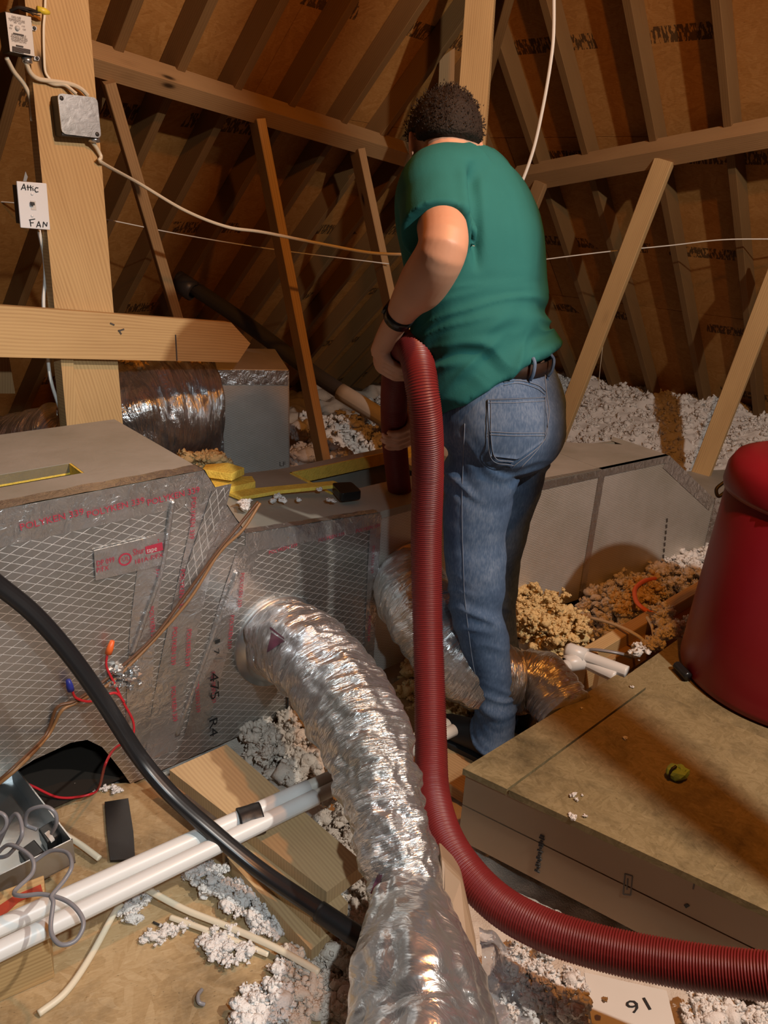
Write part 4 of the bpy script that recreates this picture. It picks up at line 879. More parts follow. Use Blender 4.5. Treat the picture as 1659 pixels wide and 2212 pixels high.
# twisted brown wires
bw = [(560, 1085), (520, 1140), (470, 1195), (405, 1290), (330, 1382), (235, 1470), (165, 1515), (128, 1532), (100, 1590), (30, 1662), (-40, 1720)]
for k, (mt, lab) in enumerate((('wire_brown', 'brown twin wire running down across the plenum face'), ('wire_copper', 'lighter copper-brown wire twisted round the brown one on the plenum'))):
    pts = []
    for i, (x, y) in enumerate(bw):
        o_ = .012 if y > 1150 else .02; sw = (1 if k else -1)*(5 if i % 2 else 2.0); pts.append(PL(x+sw, y+sw*.7, gA+fn*(o_+.004*(k if i % 2 else 1-k)), db) if y < 1650 else DP(x+sw, y, 1.74))
    wire('twisted_wire', pts, .0042, mt, lab, 'wire', n=110)
# red wires with nuts
rn = empty('red_wires', ps(240, 1500)*A3(1, 1, 0)+A3(0, 0, .1), 'thin red thermostat wires with orange and blue wire nuts on the plenum', 'wire')
tube('wire_run', [PL(232, 1412, gA+fn*.02, db), PL(230, 1440, gA+fn*.02, db), PL(248, 1478, gA+fn*.018, db), PL(268, 1520, gA+fn*.02, db), PL(288, 1560, gA+fn*.02, db), PL(284, 1595, gA+fn*.03, db), PL(250, 1615, gA+fn*.06, db), DP(228, 1650, 1.74), ZP(213, 1702, .03), ZP(190, 1717, .03), ZP(125, 1722, .03), ZP(45, 1690, .06), ZP(-30, 1705, .06)], .0032, 'wire_red', rn, n=120, seg=8)
tube('wire_run', [PL(155, 1490, gA+fn*.02, db), PL(165, 1508, gA+fn*.02, db), PL(195, 1515, gA+fn*.02, db), PL(232, 1500, gA+fn*.02, db), PL(252, 1498, gA+fn*.02, db), PL(268, 1516, gA+fn*.022, db)], .0032, 'wire_red', rn, n=60, seg=8)
def nut(x0, y0, x1, y1, mat): a, b = PL(x0, y0, gA+fn*.02, db), PL(x1, y1, gA+fn*.022, db); L = np.linalg.norm(b-a); lathe('wire_nut', a, b-a, [(0, 0), (0, .0085), (.4*L, .0085), (L, .0055), (L, 0)], mat, rn, seg=14)
nut(234, 1412, 243, 1384, 'nut_orange'); nut(153, 1491, 147, 1469, 'nut_blue')
# metal control tray with coil tubing
mt = empty('metal_tray', ZP(60, 1900, .09), 'open galvanised control tray at the left edge with dark parts inside', 'control box')
tq = [ZP(x, y, .16) for x, y in [(157, 1813), (22, 1640), (-190, 1700), (-60, 1920)]]
cz = np.mean(tq, 0)
for i in range(4):
    a, b = tq[i], tq[(i+1) % 4]; m_ = nrm((cz-(a+b)/2)*A3(1, 1, 0)); V, F, U = prism_geo([a, b, b-A3(0, 0, .068), a-A3(0, 0, .068)], m_*.003); obj('tray_wall', V, F, 'galvanised', mt, uv=U)
V, F, U = prism_geo([p-A3(0, 0, .066) for p in tq], A3(0, 0, -.003)); obj('tray_base', V, F, 'galvanised', mt, uv=U)
V, F, U = prism_geo([ZP(x, y, .115) for x, y in [(60, 1795), (112, 1762), (140, 1800), (88, 1832)]], A3(0, 0, -.02)); prism('relay', [ZP(x, y, .135) for x, y in [(82, 1790), (118, 1768), (138, 1798), (102, 1822)]], A3(0, 0, -.035), 'phone_black', mt, bevel=.003)
prism('relay', [ZP(x, y, .13) for x, y in [(38, 1838), (74, 1812), (96, 1838), (58, 1866)]], A3(0, 0, -.032), 'phone_black', mt, bevel=.003)
V, F, U = prism_geo([ZP(x, y, .137) for x, y in [(96, 1800), (106, 1793), (118, 1812), (110, 1818)]], A3(0, 0, -.004)); obj('relay_label', V, F, 'label_paper', mt, uv=U)
co = [(-20, 1860, 1.62), (30, 1760, 1.60), (48, 1800, 1.56), (20, 1845, 1.58), (-8, 1850, 1.58), (20, 1825, 1.56), (66, 1850, 1.52), (70, 1885, 1.5), (32, 1925, 1.46), (45, 1935, 1.44), (95, 1932, 1.44), (150, 1950, 1.42), (180, 1990, 1.40), (165, 2030, 1.38), (130, 2040, 1.37), (110, 2010, 1.39), (115, 1950, 1.42), (112, 1935, 1.43), (140, 1900, 1.46), (155, 1870, 1.48), (145, 1842, 1.52), (110, 1838, 1.54), (72, 1862, 1.54)]
tube('grey_tubing', [DP(x, y, d_) for x, y, d_ in co], .0042, 'wire_grey', n=300, seg=10, label='loose loops of thin grey tubing spilling from the metal tray', cat='tubing')
co2 = [(80, 1792, 1.60), (56, 1780, 1.60), (62, 1752, 1.58), (95, 1742, 1.57), (118, 1755, 1.57), (122, 1778, 1.58), (112, 1800, 1.6)]
tube('grey_tubing', [DP(x, y, d_) for x, y, d_ in co2], .0042, 'wire_grey', n=90, seg=10, label='single upright loop of grey tubing over the black relay in the tray', cat='tubing')
tube('grey_tubing', [DP(-20, 1750, 1.6), DP(8, 1760, 1.6), DP(14, 1780, 1.6), DP(0, 1800, 1.6), DP(-20, 1800, 1.6)], .0042, 'wire_grey', n=60, seg=10, label='grey tubing curl cut by the left frame edge', cat='tubing')
# loose cables on the sheet
wire('cable', [ZP(262, 1950, .03), ZP(240, 1985, .012), ZP(190, 2075, .008), ZP(140, 2145, .008), ZP(83, 2190, .008)], .0075, 'cable_cream', 'cream cable offcut lying on the subfloor beside the wood block')
wire('cable', [ZP(315, 1920, .03), ZP(400, 1965, .02), ZP(500, 2005, .02), ZP(600, 2050, .03), ZP(690, 2100, .03)], .0075, 'cable_cream', 'long cream cable running under the plank stack')
wire('cable', [ZP(368, 1982, .01), ZP(420, 2000, .012), ZP(500, 2030, .012), ZP(580, 2062, .012)], .0065, 'cable_cream', 'short cream cable lying beside the long one, among white tufts')
wire('cable', [ZP(130, 1795, .03), ZP(175, 1825, .025), ZP(215, 1855, .02)], .0075, 'cable_cream', 'cream cable end emerging from behind the metal tray')
tube('wire_staple', [ZP(436, 2138, .006), ZP(428, 2150, .012), ZP(430, 2165, .012), ZP(442, 2170, .006)], .004, 'wire_grey', label='small bent grey staple on the subfloor sheet', cat='staple')
tube('rusty_nail', [ZP(331, 1992, .004), ZP(360, 2005, .004)], .0025, 'dark_metal', n=8, seg=8, label='small dark nail lying near the white tufts on the subfloor', cat='nail')
# numbered sheet and plastic wrap, lower right
sq_ = [ZP(x, y, .02) for x, y in [(1262, 2100), (1440, 2140), (1475, 2280), (1290, 2290)]]
ns = empty('number_sheet', A3(*((sq_[0]+sq_[2])/2)[:2], .015), 'pale sheet printed 16 upside down, under the hose at the bottom edge', 'sheet')
V, F, U = prism_geo(sq_, A3(0, 0, -.004)); obj('paper', V, F, 'card_white', ns, uv=U)
o16, x16 = ZP(1393, 2155, .021), nrm(ZP(1345, 2165, .021)-ZP(1393, 2155, .021)); letter('16', o16, x16, nrm(np.cross(ZV, x16)), 'ink_black', ns, height=.026, width=np.linalg.norm(ZP(1346, 2160, .021)-o16))
letter('46', ZP(1420, 2228, .021), x16, nrm(np.cross(ZV, x16)), 'ink_black', ns, height=.026)
nu, nv = 26, 18; g0 = [ZP(x, y, .04) for x, y in [(1030, 2020), (1120, 2070), (1150, 2230), (1052, 2240)]]; V = []; U = []
for i in range(nu):
    for j in range(nv):
        a, b = i/(nu-1), j/(nv-1); V.append((g0[0]*(1-b)+g0[1]*b)*(1-a)+(g0[3]*(1-b)+g0[2]*b)*a); U.append((a, b))
V = np.array(V); V[:, 2] += .025*fbm(V*22, 3, 4)+.02; F = [(i*nv+j, i*nv+j+1, (i+1)*nv+j+1, (i+1)*nv+j) for i in range(nu-1) for j in range(nv-1)]
obj('plastic_wrap', V, F, 'plastic_wrap', uv=U, smooth=True, label='crumpled clear plastic wrap beside the boot at the bottom', cat='plastic')

# ================================================================== LOOSE INSULATION
def blanket(name, x0, x1, y0, y1, z, amp, mat, lab, n=140, bumpf=14, hf=None, seed=3):
    X, Y = np.meshgrid(np.linspace(x0, x1, n), np.linspace(y0, y1, n), indexing='ij'); P = np.stack([X, Y, X*0], -1).reshape(-1, 3)
    h = z+amp*fbm(P*bumpf, 4, seed)
    if hf is not None: h = h+hf(P[:, 0], P[:, 1])
    P[:, 2] = h; a = (np.arange(n-1)[:, None]*n+np.arange(n-1)[None]).ravel(); F = np.stack([a, a+n, a+n+1, a+1], 1)
    return obj(name, P, F, mat, uv=P[:, :2], smooth=True, label=lab, cat='insulation', kind='stuff')
blanket('insulation_layer', -.9, 1.5, .55, 2.6, -.055, .016, 'fluff_tan', 'dusty tan insulation filling the gaps between boards and joists', n=180, bumpf=16)
eL = hd(-50)
blanket('insulation_layer', -3.2, .75, 2.7, 6.4, .02, .05, 'fluff_tan', 'deep tan insulation bed behind the plenum, out to the left eave', n=150, bumpf=7, seed=8)
fluff('insulation_tufts', [[(520, 1600), (600, 1560), (690, 1560), (720, 1660), (660, 1700), (600, 1690)]], 90, -.03, (.012, .03), 'fluff_tan', 'tan insulation tufts under the plenum behind the plank', up=.05)
fluff('insulation_tufts', [[(690, 1750), (760, 1720), (800, 1900), (800, 2000), (770, 2080), (700, 2090), (720, 1960)], [(600, 2090), (780, 2060), (790, 2212), (640, 2240)]], [110, 150], -.03, (.007, .020), 'fluff_tan', 'tan insulation tufts packed between the planks and the foil boot', up=.05)
fluff('insulation_tufts', [[(385, 1860), (450, 1850), (560, 1930), (615, 1990), (600, 2030), (520, 1990), (420, 1920)]], 80, .004, (.006, .018), 'fluff_white', 'white insulation tufts heaped beside the plank stack below the pipes', up=.025)
fluff('insulation_tufts', [[(255, 1965), (300, 1955), (300, 1990), (262, 2005)], [(300, 2030), (350, 2010), (410, 1995), (400, 2012), (340, 2035)], [(285, 1925), (340, 1935), (330, 1955), (290, 1950)]], [14, 16, 12], .004, (.005, .012), 'fluff_white', 'small white insulation tufts scattered on the subfloor under the pipes', up=.01)
fluff('insulation_tufts', [[(430, 2020), (500, 2015), (555, 2050), (540, 2080), (470, 2090), (440, 2060)]], 46, .004, (.006, .014), 'fluff_white', 'white insulation tuft lying on the end of the short cream cable', up=.018)
fluff('insulation_tufts', [[(560, 2130), (605, 2110), (620, 2150), (610, 2230), (510, 2230), (520, 2190)]], 60, .004, (.007, .018), 'fluff_white', 'white insulation heap at the bottom edge of the subfloor sheet', up=.03)
fluff('insulation_tufts', [[(1090, 2060), (1150, 2075), (1240, 2130), (1270, 2240), (1060, 2240), (1070, 2120)]], 190, .0, (.005, .016), 'fluff_white', 'bright white insulation heap under the hose\'s bend at the bottom', up=.06)
fluff('insulation_tufts', [[(1470, 2150), (1659, 2190), (1659, 2240), (1480, 2240)]], 36, .0, (.008, .02), 'fluff_white', 'white insulation peeping out below the hose at the lower right', up=.03)
fluff('insulation_tufts', [[(60, 1715), (110, 1700), (130, 1712), (80, 1735)], [(160, 1700), (190, 1696), (262, 1702), (250, 1724), (215, 1722)]], [8, 14], .004, (.004, .009), 'fluff_white', 'white insulation bits along the subfloor edge by the red wire', up=.008)
fluff('insulation_tufts', [[(870, 1440), (1000, 1430), (1010, 1600), (960, 1640), (880, 1560)]], 90, -.03, (.012, .03), 'fluff_yellow', 'yellowish insulation in the gap behind the hose and flexible ducts', up=.05)
fluff('insulation_tufts', [[(1100, 1320), (1180, 1330), (1250, 1370), (1260, 1420), (1200, 1440), (1120, 1400)]], 300, .03, (.007, .02), 'fluff_yellow', 'yellow insulation heap right of the man\'s legs', up=.13)
fluff('insulation_tufts', [[(1230, 1345), (1280, 1290), (1500, 1200), (1560, 1200), (1530, 1260), (1400, 1330), (1280, 1400)]], 420, .0, (.008, .022), 'fluff_white', 'white insulation between the long duct and the joist', up=.07)
fluff('insulation_tufts', [[(1320, 1290), (1400, 1250), (1430, 1280), (1380, 1325), (1340, 1330)]], 70, .07, (.010, .022), 'fluff_yellow', 'yellow insulation patch inside the white, under the orange cord', up=.03)
fluff('insulation_tufts', [[(1350, 1425), (1400, 1400), (1480, 1350), (1490, 1362), (1420, 1410), (1370, 1432)], [(1405, 1330), (1450, 1330), (1450, 1365), (1410, 1370)]], [50, 30], .13, (.008, .018), 'fluff_white', 'white insulation tufts along the joist at the deck edge', up=.05)
# big mound under the right slope
mdx = []
mc = hd(-50)
def mound(P): return P
nm = 150; aa = np.linspace(-1, 1, nm); bb = np.linspace(0, 1, nm); V = []
e0r = RR[0]; base = PY(1430, 1010, 4.55)*A3(1, 1, 0)
for a in aa:
    for b in bb:
        p = base+hd(-50)*(-a*2.3)+hd(40)*(b*1.25-.35); V.append(p)
V = np.array(V); A_ = np.repeat(aa, nm); B_ = np.tile(bb, nm)
V[:, 2] = -.05+.43*np.clip(np.sin(np.clip(B_*1.05, 0, 1)*math.pi/2), 0, 1)*(1-.18*A_**2)+.035*fbm(V*4, 3, 2)+.02*fbm(V*17, 3, 5)
a = (np.arange(nm-1)[:, None]*nm+np.arange(nm-1)[None]).ravel(); F = np.stack([a, a+nm, a+nm+1, a+1], 1)
sel = RNG.integers(0, len(V), 4200); sel = sel[(B_[sel] > .1)]; C = V[sel]; S = RNG.uniform(.008, .030, len(C)); V2, F2 = fluff_geo(C, S, .6, .8, 8, ICO1)
obj('insulation_mound', np.vstack([V, V2]), F.tolist()+(F2+len(V)).tolist(), 'fluff_white', smooth=True, label='long mound of whitish loose insulation under the right roof slope', cat='insulation', kind='stuff')
fluff('insulation_tufts', [[(640, 950), (740, 930), (850, 935), (850, 1040), (720, 1050), (640, 1030)]], 230, .1, (.02, .055), 'fluff_white', 'whitish insulation lumps behind the plenum beside the strut\'s foot', up=.14)
V, F = fluff_geo(np.array([DP(380+RNG.uniform(0, 110), 996+RNG.uniform(-12, 14), 2.75+RNG.uniform(-.1, .1)) for _ in range(70)]), RNG.uniform(.01, .028, 70), .6); obj('insulation_tufts', V, F, 'fluff_yellow', smooth=True, label='tan insulation clump against the foot of the upright duct box', cat='insulation', kind='stuff')
V, F = fluff_geo(np.array([ZP(530+RNG.uniform(-9, 9), 1090+RNG.uniform(-8, 8), .655) for _ in range(14)]+[ZP(x, y, .645) for x, y in [(600, 1072), (612, 1081), (645, 1080), (712, 1080), (720, 1083), (690, 1058), (505, 1150), (590, 1082)]]), RNG.uniform(.005, .011, 22), .6); obj('insulation_flecks', V, F, 'fluff_white', smooth=True, label='white insulation flecks lying on the low plenum top', cat='insulation', kind='stuff')

# ================================================================== THE MAN
MF, MLt = hd(-50), hd(-140)            # the way his body faces, and his left
def merge(parts):
    V = []; F = []; k = 0
    for v, f in parts: V.append(np.asarray(v)); F += [tuple(int(i)+k for i in q) for q in f]; k += len(v)
    return np.vstack(V), F
def weld(parts, voxel, smooth=2, fac=.5):
    V, F = merge(parts); me = bpy.data.meshes.new('w'); me.from_pydata(V.tolist(), [], F); ob = bpy.data.objects.new('w', me); COL.objects.link(ob)
    bm = bmesh.new(); bm.from_mesh(me); bmesh.ops.remove_doubles(bm, verts=bm.verts, dist=1e-6); bmesh.ops.recalc_face_normals(bm, faces=bm.faces); bm.to_mesh(me); bm.free()
    m = ob.modifiers.new('r', 'REMESH'); m.mode = 'VOXEL'; m.voxel_size = voxel
    if smooth: s = ob.modifiers.new('s', 'SMOOTH'); s.iterations = smooth; s.factor = fac
    dg = bpy.context.evaluated_depsgraph_get(); dg.update(); r = bpy.data.meshes.new_from_object(ob.evaluated_get(dg))
    V = np.array([v.co[:] for v in r.vertices]); N = np.array([v.normal[:] for v in r.vertices]); F = [tuple(p.vertices) for p in r.polygons]
    bpy.data.objects.remove(ob); bpy.data.meshes.remove(me); bpy.data.meshes.remove(r); return V, N, F
def limb(pts, rr, n=26, seg=20, rx=None):
    Pn = np.column_stack([np.asarray(pts), rr]); Q, L = even(Pn, n); V, F, U = sweep_geo(Q[:, :3], Q[:, 3], seg); return V, F
def loft(rings, seg=40, n=None):
    """rings: (centre, half width to his left, half depth forward, tilt forward, tilt left)"""
    R = np.array([[*c, a, b, tf, tl] for c, a, b, tf, tl in rings]); Q = catmull(R, n or 8*len(R)); ang = np.linspace(0, 2*math.pi, seg, endpoint=False)
    V = []
    for q in Q:
        c, s = np.cos(ang), np.sin(ang); e = .86
        cx = np.sign(c)*np.abs(c)**e; sx = np.sign(s)*np.abs(s)**e
        V.append(q[:3]+np.outer(cx*q[3], MLt)+np.outer(sx*q[4], MF)+np.outer(sx*q[5]+cx*q[6], ZV))
    V = np.array(V); k = len(Q); F = [(i*seg+j, i*seg+(j+1) % seg, (i+1)*seg+(j+1) % seg, (i+1)*seg+j) for i in range(k-1) for j in range(seg)]
    V = V.reshape(-1, 3); b = len(V); V = np.vstack([V, Q[0, :3], Q[-1, :3]]); F += [(b, (j+1) % seg, j) for j in range(seg)]+[(b+1, (k-1)*seg+j, (k-1)*seg+(j+1) % seg) for j in range(seg)]
    return V, F
def ball(c, r, ax=None, n=16, m=24):
    """ellipsoid; r along the three axes ax"""
    ax = np.eye(3) if ax is None else np.asarray(ax); V = []; F = []
    for i in range(n+1):
        t_ = math.pi*i/n
        for j in range(m): p = 2*math.pi*j/m; V.append(np.asarray(c)+ax[0]*r[0]*math.sin(t_)*math.cos(p)+ax[1]*r[1]*math.sin(t_)*math.sin(p)+ax[2]*r[2]*math.cos(t_))
    F = [(i*m+j, (i+1)*m+j, (i+1)*m+(j+1) % m, i*m+(j+1) % m) for i in range(n) for j in range(m)]; return np.array(V), F
foot = PY(1062, 1600, 1.83)
man = empty('person', A3(.33, 1.9, 0), 'man in a teal t-shirt and blue jeans, back turned, head bowed, holding the red hose', 'person')
# --- head
HC = PY(960, 306, 2.0); hfw = nrm(hd(-8)*math.cos(.5)-ZV*math.sin(.5)); hlf = nrm(np.cross(ZV, hd(-8))); hup = np.cross(hfw, hlf); hup = hup if hup[2] > 0 else -hup
def H(l, f, u): return HC+hlf*l+hfw*f+hup*u
def head_geo():
    V, F = ball(A3(0, 0, 0), (1, 1, 1), None, 28, 40); W = []
    for x, y, z in V:
        l, f, u = x*.076, y*.098, z*.115
        if u < 0:
            k = -u/.115; l *= 1-.28*k; f = f*(1-.25*k)+.022*k*(1 if f > -.02 else .2)
        if f > .06: f -= .012*abs(l)/.076
        W.append(H(l, f, u))
    return np.array(W), F
face = [head_geo(), ball(H(0, .098, -.022), (.014, .020, .020), (hlf, hfw, hup)), ball(H(0, .09, .0), (.009, .014, .03), (hlf, hfw, hup)), ball(H(0, .078, -.088), (.03, .022, .02), (hlf, hfw, hup)),
        ball(H(0, .088, -.057), (.024, .010, .006), (hlf, hfw, hup)), ball(H(0, .086, -.068), (.021, .010, .007), (hlf, hfw, hup)), ball(H(0, .083, .022), (.055, .014, .010), (hlf, hfw, hup))]
for sg in (1, -1):
    face.append(ball(H(sg*.078, -.006, -.018), (.009, .019, .033), (nrm(hlf+hfw*-.35*sg*sg), hfw, hup))); face.append(ball(H(sg*.082, -.014, -.006), (.006, .014, .022), (nrm(hlf-hfw*.4), hfw, hup)))
NB = PY(992, 372, 2.0)
neck = limb([NB-ZV*.05, NB+ZV*.02, HC-hup*.075-hfw*.03, HC-hup*.01-hfw*.02], [.075, .066, .060, .055])
# --- trunk
tr = [((985, 352, 2.00), .070, .062, 0, 0), ((990, 376, 1.99), .145, .080, 0, 0), ((1000, 420, 1.97), .198, .105, 0, 0), ((1012, 490, 1.96), .196, .128, 0, 0), ((1026, 600, 1.94), .176, .126, 0, 0), ((1036, 700, 1.92), .166, .122, 0, 0), ((1058, 790, 1.905), .160, .120, 0, 0), ((1080, 900, 1.90), .162, .128, 0, 0), ((1085, 975, 1.90), .12, .10, 0, 0)]
trunk = loft([(PY(*c), a, b, d, e) for c, a, b, d, e in tr])
Lsh, Lel, Lwr = PY(945, 405, 1.87), PY(956, 536, 1.665), PY(858, 690, 1.81)
Rsh = PY(1042, 425, 2.11)
def grip(i, d0, sense, wrist, side=1, gap=.0):
    """palm and five bent fingers closed round the hose at sample i; d0 points from the hose to the palm"""
    c = HQ[i]; ax = nrm(HQ[i+8]-HQ[i-8]); d0 = nrm(d0-ax*np.dot(d0, ax)); e = np.cross(ax, d0)*sense; R_ = HR
    def at(a, r, z): return c+ax*z+(d0*math.cos(a)+e*math.sin(a))*r
    parts = []
    pal = []
    for z in np.linspace(-.036, .036, 9): pal.append(limb([at(a, R_+.016, z) for a in np.linspace(-.75, .75, 7)], [.011, .0145, .016, .016, .0155, .014, .011], 14, 12))
    parts += pal
    for k, (z, ln) in enumerate(((-.033, 1.75), (-.011, 2.05), (.011, 1.95), (.033, 1.55))):
        a0 = .55; aa = np.linspace(a0, a0+ln, 9); rr = R_+.0105+.004*np.abs(np.sin(np.linspace(0, 3*math.pi, 9)))
        parts.append(limb([at(a, r, z*1.05) for a, r in zip(aa, rr)], np.linspace(.0103, .0078, 9), 30, 12))
    zt = -.04*side; parts.append(limb([at(-.4, R_+.018, zt*.5), at(-.75, R_+.016, zt*.9), at(-1.15, R_+.013, zt*1.15), at(-1.55, R_+.0115, zt*1.2), at(-1.85, R_+.0105, zt*1.15)], [.014, .0135, .012, .0108, .009], 24, 12))
    pc = at(0, R_+.02, 0); parts.append(limb([wrist, wrist*.55+pc*.45, pc], [.029, .029, .024], 12, 16)); return parts
iL = hose_at(870, 768, 300, 1400); iR = hose_at(853, 925, 0, 900)
larm = limb([PY(985, 395, 1.95), Lsh, Lsh*.5+Lel*.5, Lel, Lel*.62+Lwr*.38+A3(.0, .0, -.012), Lel*.3+Lwr*.7, Lwr], [.06, .062, .054, .052, .054, .042, .030], 46, 24)
Rel, Rwr = PY(990, 760, 2.27), HQ[iR]+A3(.055, .10, .05)
rarm = limb([PY(1020, 395, 2.03), Rsh, Rsh*.5+Rel*.5+A3(.02, .02, 0), Rel, Rel*.5+Rwr*.5, Rwr], [.06, .06, .053, .046, .042, .029], 46, 20)
Lleg = [(1055, 930, 1.86), (1042, 1000, 1.845), (1026, 1130, 1.83), (1028, 1230, 1.82), (1036, 1320, 1.82), (1052, 1420, 1.825), (1066, 1520, 1.83), (1066, 1580, 1.83)]
Rleg = [(1122, 930, 1.97), (1110, 1000, 1.98), (1082, 1120, 1.99), (1066, 1220, 2.0), (1062, 1320, 2.0), (1078, 1420, 2.01), (1096, 1500, 2.02), (1098, 1540, 2.02)]
LP, RP = [PY(*p) for p in Lleg], [PY(*p) for p in Rleg]
LP.append(A3(LP[-1][0]-.005, LP[-1][1]+.005, .055)); RP.append(A3(RP[-1][0], RP[-1][1], .055))
lr = np.array([.092, .094, .083, .077, .072, .062, .057, .060, .062])
legs = [limb(LP, lr*.72, 40), limb(RP, lr*.70, 40)]
parts = face+[neck, trunk, larm, rarm]+legs+grip(iL, A3(-1, -.35, .25), 1 if np.cross(nrm(HQ[iL+8]-HQ[iL-8]), nrm(A3(-1, -.35, .25)))[2] < 0 else -1, Lwr, 1)+grip(iR, A3(1, .15, .1), 1 if np.cross(nrm(HQ[iR+8]-HQ[iR-8]), nrm(A3(1, .15, .1)))[1] < 0 else -1, Rwr, -1)
V, N, F = weld(parts, .0048, 2); body = obj('body', V, F, 'skin', man, smooth=True)
for sg in (1, -1):
    Ve, Fe = ball(H(sg*.031, .084, .004), (.012, .010, .009), (hlf, hfw, hup), 10, 14); obj('eye', Ve, Fe, 'plate_white', man, smooth=True)
    Ve, Fe = ball(H(sg*.031, .0905, .004), (.005, .005, .005), (hlf, hfw, hup), 8, 10); obj('pupil', Ve, Fe, 'phone_black', man, smooth=True)
    Ve, Fe = ball(H(sg*.031, .094, .024), (.018, .004, .004), (hlf, hfw, hup), 8, 12); obj('eyebrow', Ve, Fe, 'hair', man, smooth=True)
# --- hair: cropped, shorter towards the nape
Vh, Fh = ball(A3(0, 0, 0), (1, 1, 1), None, 44, 64); W = []
for x, y, z in Vh:
    f, u, l = y*.110, z*.104, x*.087; line = -.040-.008*math.cos(x*3)*(1 if y < 0 else .2)
    if y > .0: line += .10*y+.02
    if abs(x) > .8 and y > -.35: line = max(line, -.0)
    k = 1.0
    if u < line: k = max(.70, 1-(line-u)*14)
    if y > .55 and u < .055: k = min(k, .8)
    W.append(H(l*k, f*k-.006, u*(k if u < line else 1)+.006))
W = np.array(W); nn = W-HC; nn /= np.linalg.norm(nn, axis=1)[:, None]; W = W+nn*(.0028*fbm(W*38, 3, 6)+.001*fbm(W*160, 2, 9))[:, None]
sp = []; fs_ = []
ok = [i for i, (x, y, z) in enumerate(Vh) if z*.116 > -.035 and not (y > .5 and z < .4)]
for q in range(2600):
    i = ok[RNG.integers(0, len(ok))]; p = W[i]+RNG.normal(0, .004, 3); dr_ = nrm(nn[i]+RNG.normal(0, .45, 3)+hup*.25); t1 = nrm(np.cross(dr_, A3(.3, .5, .8)))*.0016; t2 = np.cross(dr_, t1); L = RNG.uniform(.003, .008)
    b = len(sp); sp += [p+t1, p-t1*.5+t2, p-t1*.5-t2, p+dr_*L]; fs_ += [(b, b+1, b+3), (b+1, b+2, b+3), (b+2, b, b+3)]
V, F = merge([(W, Fh), (np.array(sp), fs_)]); obj('hair', V, F, 'hair', man, smooth=True)
# --- t-shirt
sr = [((985, 322, 2.01), .066, .058, -.012, 0), ((992, 338, 2.0), .105, .080, -.01, 0), ((1004, 368, 1.985), .165, .102, 0, 0), ((1010, 420, 1.97), .205, .124, 0, 0), ((1018, 490, 1.955), .208, .142, 0, 0), ((1026, 580, 1.94), .196, .142, 0, 0), ((1034, 660, 1.925), .190, .138, 0, 0), ((1040, 740, 1.915), .182, .130, -.03, -.015), ((1052, 800, 1.91), .184, .136, -.075, -.035), ((1060, 830, 1.91), .186, .136, -.095, -.045)]
strunk = loft([(PY(*c), a, b, d, e) for c, a, b, d, e in sr], 56, 90)
hemc = PY(948, 506, 1.735)
slv = limb([PY(1000, 392, 1.96), Lsh+A3(0, 0, .0), Lsh*.55+hemc*.45, hemc], [.085, .088, .084, .081], 24, 32)
Rmid = Rsh*.55+Rel*.45
rslv = limb([PY(1030, 392, 2.03), Rsh, Rmid], [.082, .085, .08], 20, 32)
V, N, F = weld([strunk, slv, rslv], .0055, 3)
def gauss(d, w_): return np.exp(-(d/w_)**2)
cam_d = V-CAM; zc = cam_d@FW; PXs = 829.5+FPX*(cam_d@RT)/zc; PYs = 1106-FPX*(cam_d@UP)/zc
disp = .004*fbm(V*A3(7, 7, 4), 3, 21)
q = V-PY(1040, 700, 1.92); lat = q@MLt; fw_ = q@MF
zz = V[:, 2]
zw = PY(1100, 690, 1.9)[2]
bend = zz-zw+.35*(fw_+.1)
m_ = gauss(bend+.02, .085)*np.clip(.75-fw_*5, .1, 1)
wq = np.stack([lat*5+zz*3, fw_*5, bend*30+2.2*vnoise(V*7, 5)], -1)
disp = disp+m_*(-.004+.012*(1-np.abs(vnoise(wq, 41))*2)+.005*vnoise(wq*1.9, 42))
m2 = gauss(zz-zw+.10, .12); w2 = np.stack([lat*6, zz*6, (lat*.75+zz*.8+fw_*.6)*18+1.5*vnoise(V*6, 7)], -1); disp = disp+m2*.009*(1-2*np.abs(vnoise(w2, 43)))
m3 = gauss(zz-PY(1030, 520, 1.9)[2], .22)*np.clip(.5-fw_*4, 0, 1); w3 = np.stack([(lat+zz*.3)*13, fw_*3, zz*2.2], -1); disp = disp+m3*.007*(1-2*np.abs(vnoise(w3, 44)))
front_ = np.clip(-(N@FW)*3, 0, 1); cx_ = 1027+np.clip((PYs-450)/12, -9, 4)
disp = disp-.024*gauss(PXs-cx_, 11)*np.clip((PYs-345)/40, 0, 1)*np.clip((590-PYs)/60, 0, 1)*front_+.006*gauss(PXs-cx_+22, 12)*np.clip((PYs-345)/40, 0, 1)*np.clip((520-PYs)/60, 0, 1)*front_
V = V+N*disp[:, None]; shirt = obj('t_shirt', V, F, 'shirt_teal', man, smooth=True)
shV, shF = V, F
